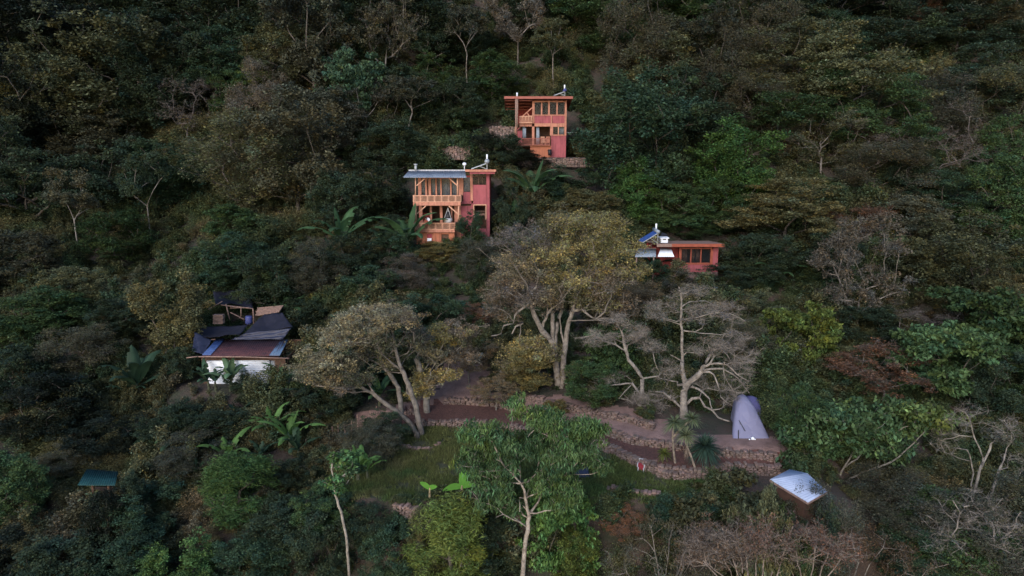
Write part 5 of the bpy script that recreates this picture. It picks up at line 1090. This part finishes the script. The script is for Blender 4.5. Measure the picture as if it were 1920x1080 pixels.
for x, yb, hp, lab in ((806,938,52,'young banana shoot with two split leaves on the lawn edge'),(866,942,70,'young banana shoot with one tall bright upright leaf on the lawn edge')):
    p = hit(x, yb); d = p[1]*cp-p[2]*sp; s = hp*d/F; o = empty('banana_shoot', tuple(p), lab, 'banana plant', 'young banana shoots on the lawn edge')
    mb = MB(); mb.tube([(0,0,-.1),(0,0,s*.3),(.02,0,s*.5)], [s*.05,s*.04,s*.025], 8); me = bpy.data.meshes.new('pseudostem'); me.from_pydata(mb.V,[],mb.F); me.materials.append(M['bark']); link('pseudostem', me, o, (.26,.22,.13))
    V = []; Fc = []; leafs = ((-.55,.75,.55),(.5,.5,.4)) if x < 830 else ((.16,1.25,.75),(.75,.55,.5),(-1.1,.35,.55))
    for lx, lz, ln_ in leafs:
        a = Vector((0,0,s*.42)); t = Vector((lx,-.15,lz)).normalized(); si = Vector((t.z,0,-t.x)); k0 = len(V)
        for j in range(11):
            f = j/10; w = s*.105*math.sin(math.pi*(.1+.9*f))**.6*(1 if j < 10 else .1); c = a+t*ln_*s*f+Vector((0,0,-.22*s*abs(lx)*f*f)); V += [c-si*w+Vector((0,-.02,.03*s)), c, c+si*w+Vector((0,-.02,.03*s))]
        for j in range(10): Fc += [(k0+j*3,k0+j*3+1,k0+j*3+4,k0+j*3+3),(k0+j*3+1,k0+j*3+2,k0+j*3+5,k0+j*3+4)]
    link('fronds', mesh_np('fronds', np.array([tuple(v) for v in V]), np.array(Fc), tint=np.ones((len(V),3)), mats=[M['leaf']]), o, (.10,.26,.045))
def rosette(c, rad, n, r, wd=.05, zmin=-.5, bend=.35):
    V = []; Fc = []; T_ = []
    for i in range(n):
        a = r.uniform(0,6.283); z = r.uniform(zmin,1); d = Vector((math.cos(a)*math.sqrt(max(0,1-z*z)), math.sin(a)*math.sqrt(max(0,1-z*z)), z)); s = d.cross(Vector((r.uniform(-.3,.3),r.uniform(-.3,.3),1))).normalized(); k = len(V); ll = rad*r.uniform(.75,1.1); t = r.uniform(.6,1.4)
        for j in range(4): f = j/3; p = c+d*ll*f+Vector((0,0,-bend*ll*f*f)); w = wd*(.7,1,.8,.08)[j]; V += [p-s*w/2, p+s*w/2]; T_ += [(t*(.8+.3*f),)*3]*2
        for j in range(3): Fc.append((k+2*j,k+2*j+1,k+2*j+3,k+2*j+2))
    return V, Fc, T_
def spiky(name, label, Y, stems, ros, col, n=130, wd=.06, cat='spiky tree'):
    r = random.Random(hash(label) % 1000 if False else len(label)); b = P(*stems[0][0], Y); o = empty(name, tuple(b), label, cat)
    for st in stems:
        mb = MB(); mb.tube([tuple(np.array(P(u,v,Y+dy_))-b) for (u,v), dy_ in zip(st, np.linspace(0,.1,len(st)))], list(np.linspace(.075,.05,len(st))), 8); me = bpy.data.meshes.new('trunk'); me.from_pydata(mb.V,[],mb.F); me.materials.append(M['bark']); link('trunk', me, o, (.19,.16,.13))
    for (u, v, rad, dy_) in ros:
        V, Fc, T_ = rosette(Vector(P(u,v,Y+dy_))-Vector(b), rad, n, r, wd); link('rosette', mesh_np('rosette', np.array([tuple(q) for q in V]), np.array(Fc), tint=np.array(T_), mats=[M['leaf']]), o, col)
    return o
spiky('spiky_tree', 'two-headed pale-green spiky tree with a straight thin stem in the stone planter', 39.6, [[(1266,868),(1263,845),(1261,815),(1264,795)],[(1262,820),(1280,800),(1297,787)]], [(1265,792,.85,0),(1297,785,.8,.3)], (.11,.14,.075))
spiky('spiky_tree', 'leaning spiky tree with a skirt of dead leaves beside the dark agave', 39.0, [[(1307,888),(1296,856),(1286,832),(1284,820)]], [(1286,816,.85,0)], (.13,.15,.08))
r_ = random.Random(9); b = Vector(P(1288,838,39.05)); V, Fc, T_ = rosette(Vector((0,0,0)), .7, 90, r_, .05, -1, .5); V = [Vector((v.x*.35, v.y*.35, -abs(v.z)*.9-.1)) for v in V]
o = link('dead_leaf_skirt', mesh_np('skirt', np.array([tuple(q) for q in V]), np.array(Fc), tint=np.array(T_), mats=[M['leaf']]), None, (.24,.19,.15)); o.location = b-Vector(bpy.data.objects['spiky_tree.001'].location); o.parent = bpy.data.objects['spiky_tree.001']
spiky('agave', 'big dark blue-green spiky agave between the planter and the stone wall', 39.6, [[(1322,868),(1322,852)]], [(1322,838,1.35,0)], (.035,.065,.048), 300, .07, 'agave')
spiky('fern', 'small yellow-green fern in the stone planter', 39.9, [[(1245,862),(1245,856)]], [(1245,850,.6,0)], (.10,.12,.03), 90, .07, 'fern')

# ------------------------------------------------------------------ undergrowth and grass: nobody could count it
def under_mesh(seed, kind):
    r = np.random.default_rng(seed)
    if kind == 'bush': t = blob_tips(r, 9, 46, 2.0, .1, 1.3, .42, flat=.8); v, q, c = foliage(t, None, r, 64, .36, .75, .13, .08, hue=.12, lvar=.32)
    elif kind == 'tall': t = blob_tips(r, 12, 60, 1.7, .3, 2.6, .4, flat=.9); v, q, c = foliage(t, None, r, 64, .36, .8, .135, .08, hue=.12, lvar=.32)
    elif kind == 'twiggy': t = blob_tips(r, 10, 60, 2.2, .2, 1.7, .45); v, q, c = foliage(t, None, r, 44, .4, .8, .10, .05, hue=.1, lvar=.35); c = c*np.array([1.4,1.25,1.2])
    else: t = blob_tips(r, 12, 40, 2.6, .05, .6, .4, flat=.4); v, q, c = foliage(t, None, r, 50, .36, .4, .12, .06, hue=.15, lvar=.3); c = c*np.array([1.2,1.05,.95])
    if kind in ('tall','twiggy','bush'):
        N, Pa, ti = grow(t, [(0,0,-.3),(0,0,0)], [-1,0], r, .3, .3, .15); V2, Q2 = limb_mesh(N, Pa, radii(N, Pa, .006, .45), 3); c2 = np.tile(np.array([[2.2,1.9,1.9]]), (len(V2),1)); q = np.concatenate([q, Q2+len(v)]); v = np.concatenate([v, V2]); c = np.concatenate([c, c2])
    me = mesh_np('under_'+kind, v, q, tint=c, mats=[M['under']]); return bpy.data.objects.new('bush_form', me)
uc = bpy.data.collections.new('undergrowth_forms')
for i, k in enumerate(('bush','bush','bush','tall','tall','twiggy','twiggy','low','low')): o = under_mesh(300+i, k); o.name = 'form_%d' % i; uc.objects.link(o)
def scatter(name, pts, rot, scl, idx, coll, kind='stuff', label=None):
    me = bpy.data.meshes.new(name); me.from_pydata([tuple(p) for p in pts], [], [])
    a = me.attributes.new('rot', 'FLOAT_VECTOR', 'POINT'); a.data.foreach_set('vector', np.asarray(rot, np.float32).ravel())
    a = me.attributes.new('scl', 'FLOAT_VECTOR', 'POINT'); a.data.foreach_set('vector', np.asarray(scl, np.float32).ravel())
    a = me.attributes.new('idx', 'INT', 'POINT'); a.data.foreach_set('value', np.asarray(idx, np.int32))
    o = link(name, me); ng = bpy.data.node_groups.new(name, 'GeometryNodeTree'); ng.interface.new_socket('Geometry', in_out='INPUT', socket_type='NodeSocketGeometry'); ng.interface.new_socket('Geometry', in_out='OUTPUT', socket_type='NodeSocketGeometry')
    gi, go = ng.nodes.new('NodeGroupInput'), ng.nodes.new('NodeGroupOutput'); iop = ng.nodes.new('GeometryNodeInstanceOnPoints'); ci = ng.nodes.new('GeometryNodeCollectionInfo')
    ci.inputs[0].default_value = coll; ci.inputs['Separate Children'].default_value = True; ci.inputs['Reset Children'].default_value = True
    def na(nm, tp): n = ng.nodes.new('GeometryNodeInputNamedAttribute'); n.data_type = tp; n.inputs[0].default_value = nm; return n.outputs[0]
    iop.inputs['Pick Instance'].default_value = True
    ng.links.new(gi.outputs[0], iop.inputs['Points']); ng.links.new(ci.outputs[0], iop.inputs['Instance']); ng.links.new(na('idx','INT'), iop.inputs['Instance Index'])
    er = ng.nodes.new('FunctionNodeEulerToRotation'); ng.links.new(na('rot','FLOAT_VECTOR'), er.inputs[0]); ng.links.new(er.outputs[0], iop.inputs['Rotation']); ng.links.new(na('scl','FLOAT_VECTOR'), iop.inputs['Scale']); ng.links.new(iop.outputs[0], go.inputs[0])
    md = o.modifiers.new('scatter', 'NODES'); md.node_group = ng; tag(o, kind=kind, label=label); return o
g = np.random.default_rng(77); pts = []
def cand(n, x0, x1, y0, y1): x = g.uniform(x0,x1,n); y = g.uniform(y0,y1,n); return x, y
X_ = []; Y_ = []
for n, a in ((2300,(-34,34,30,62)),(700,(34,62,24,70)),(700,(-62,-34,24,70)),(900,(60,115,60,130)),(900,(-115,-60,60,130)),(3400,(-60,60,60,100)),(3600,(-100,100,100,165)),(500,(-36,-12,34,56))): x, y = cand(n, *a); X_.append(x); Y_.append(y)
X_ = np.concatenate(X_); Y_ = np.concatenate(Y_)
vis = np.abs(X_) < Y_*.95+20; X_, Y_ = X_[vis], Y_[vis]
a_, b_ = crv(gA, X_), crv(gB, X_)
blk = (X_ > xl-1.5) & (X_ < gA[-1,0]+.5) & (Y_ > 36.3) & (Y_ < np.maximum(b_+2.2, np.where((X_ > 10) & (X_ < 21), 46.5, 0)))
blk |= ((X_-Pz(870,700,-17.9)[0])**2/6+(Y_-52.5)**2/12 < 1)
for cx, cyy, rx, ry, pz in PLAT[:4]: blk |= (np.abs(X_-cx) < rx*.68) & (Y_ > cyy-ry-.3) & (Y_ < cyy+ry*.7)
blk |= (np.abs(X_-18.3) < 2.6) & (Y_ > 30) & (Y_ < 37.5); blk |= (X_ > -24) & (X_ < -19) & (Y_ > 49.5) & (Y_ < 53)
bare_ = [(880,250,3.5,2),(850,285,5,1.6),(1130,330,3.5,5),(470,255,4,2.5),(1060,300,4.5,1.6),(1155,345,2.5,3)]
for px_, py_, rx, ry in bare_: q = hit(px_, py_); blk |= ((X_-q[0])/rx)**2+((Y_-q[1])/ry)**2 < 1
X_, Y_ = X_[~blk], Y_[~blk]; n = len(X_); Z_ = h(X_, Y_)-.12
pn = np.sin(X_*.21+1)*np.sin(Y_*.17+2)+.6*np.sin(X_*.47-Y_*.31)
near = ss(62, 40, Y_); sc = g.uniform(.75,1.55,n)*(1+.3*ss(72,115,Y_))*(1-.3*near)*(.9+.25*pn)
left = (X_ < -14) & (Y_ > 70) & (Y_ < 100); idx_ = g.integers(0, 9, n); idx_ = np.where(left & (g.uniform(0,1,n) < .5), g.integers(5,9,n), idx_)
idx_ = np.where((Y_ > 102) & (idx_ > 6), g.integers(0,5,n), idx_)
fl = (Y_ < 76) & (np.abs(X_) < 10) & (Y_ > 50); sc = np.where(fl, sc*.75, sc)
scatter('undergrowth', np.stack([X_,Y_,Z_],1), np.stack([g.uniform(-.2,.2,n),g.uniform(-.2,.2,n),g.uniform(0,6.28,n)],1), np.stack([sc,sc,sc*g.uniform(.8,1.25,n)],1), idx_, uc, label='tangled low bushes and dry scrub covering the whole slope')
# grass tufts on the lawn and weeds in the beds
gc = bpy.data.collections.new('grass_forms')
for i in range(4):
    r = np.random.default_rng(400+i); C = r.normal(0,.16,(60,3))*np.array([1,1,0]); C[:,2] = .04; v, q = leaf_quads(C, r, .16, .025, -1.2, .3, 1.0); t = np.repeat(np.exp(r.normal(0,.3,(60,1)))*np.array([[1.35,1.5,1.1]]), 4, axis=0)
    o = bpy.data.objects.new('tuft_%d' % i, mesh_np('tuft', v, q, tint=t, mats=[M['under']])); gc.objects.link(o)
n0 = 9000; x = g.uniform(xl-2.5, Pz(1330,890,LZ)[0], n0); y = g.uniform(36.4, 47.5, n0); k = (y < crv(gA, x)-.3) & (g.uniform(0,1,n0) < .55+.45*np.sin(x*1.3)*np.sin(y*1.1+x*.4)); x, y = x[k], y[k]; n = len(x); s = g.uniform(.5,1.3,n)
scatter('grass', np.stack([x,y,h(x,y)],1), np.stack([x*0,x*0,g.uniform(0,6.28,n)],1), np.stack([s,s,s],1), g.integers(0,4,n), gc, label='short uneven grass on the lawn')
for o in list(scene.objects):
    if 'category' in o and 'kind' not in o: o['kind'] = 'thing'
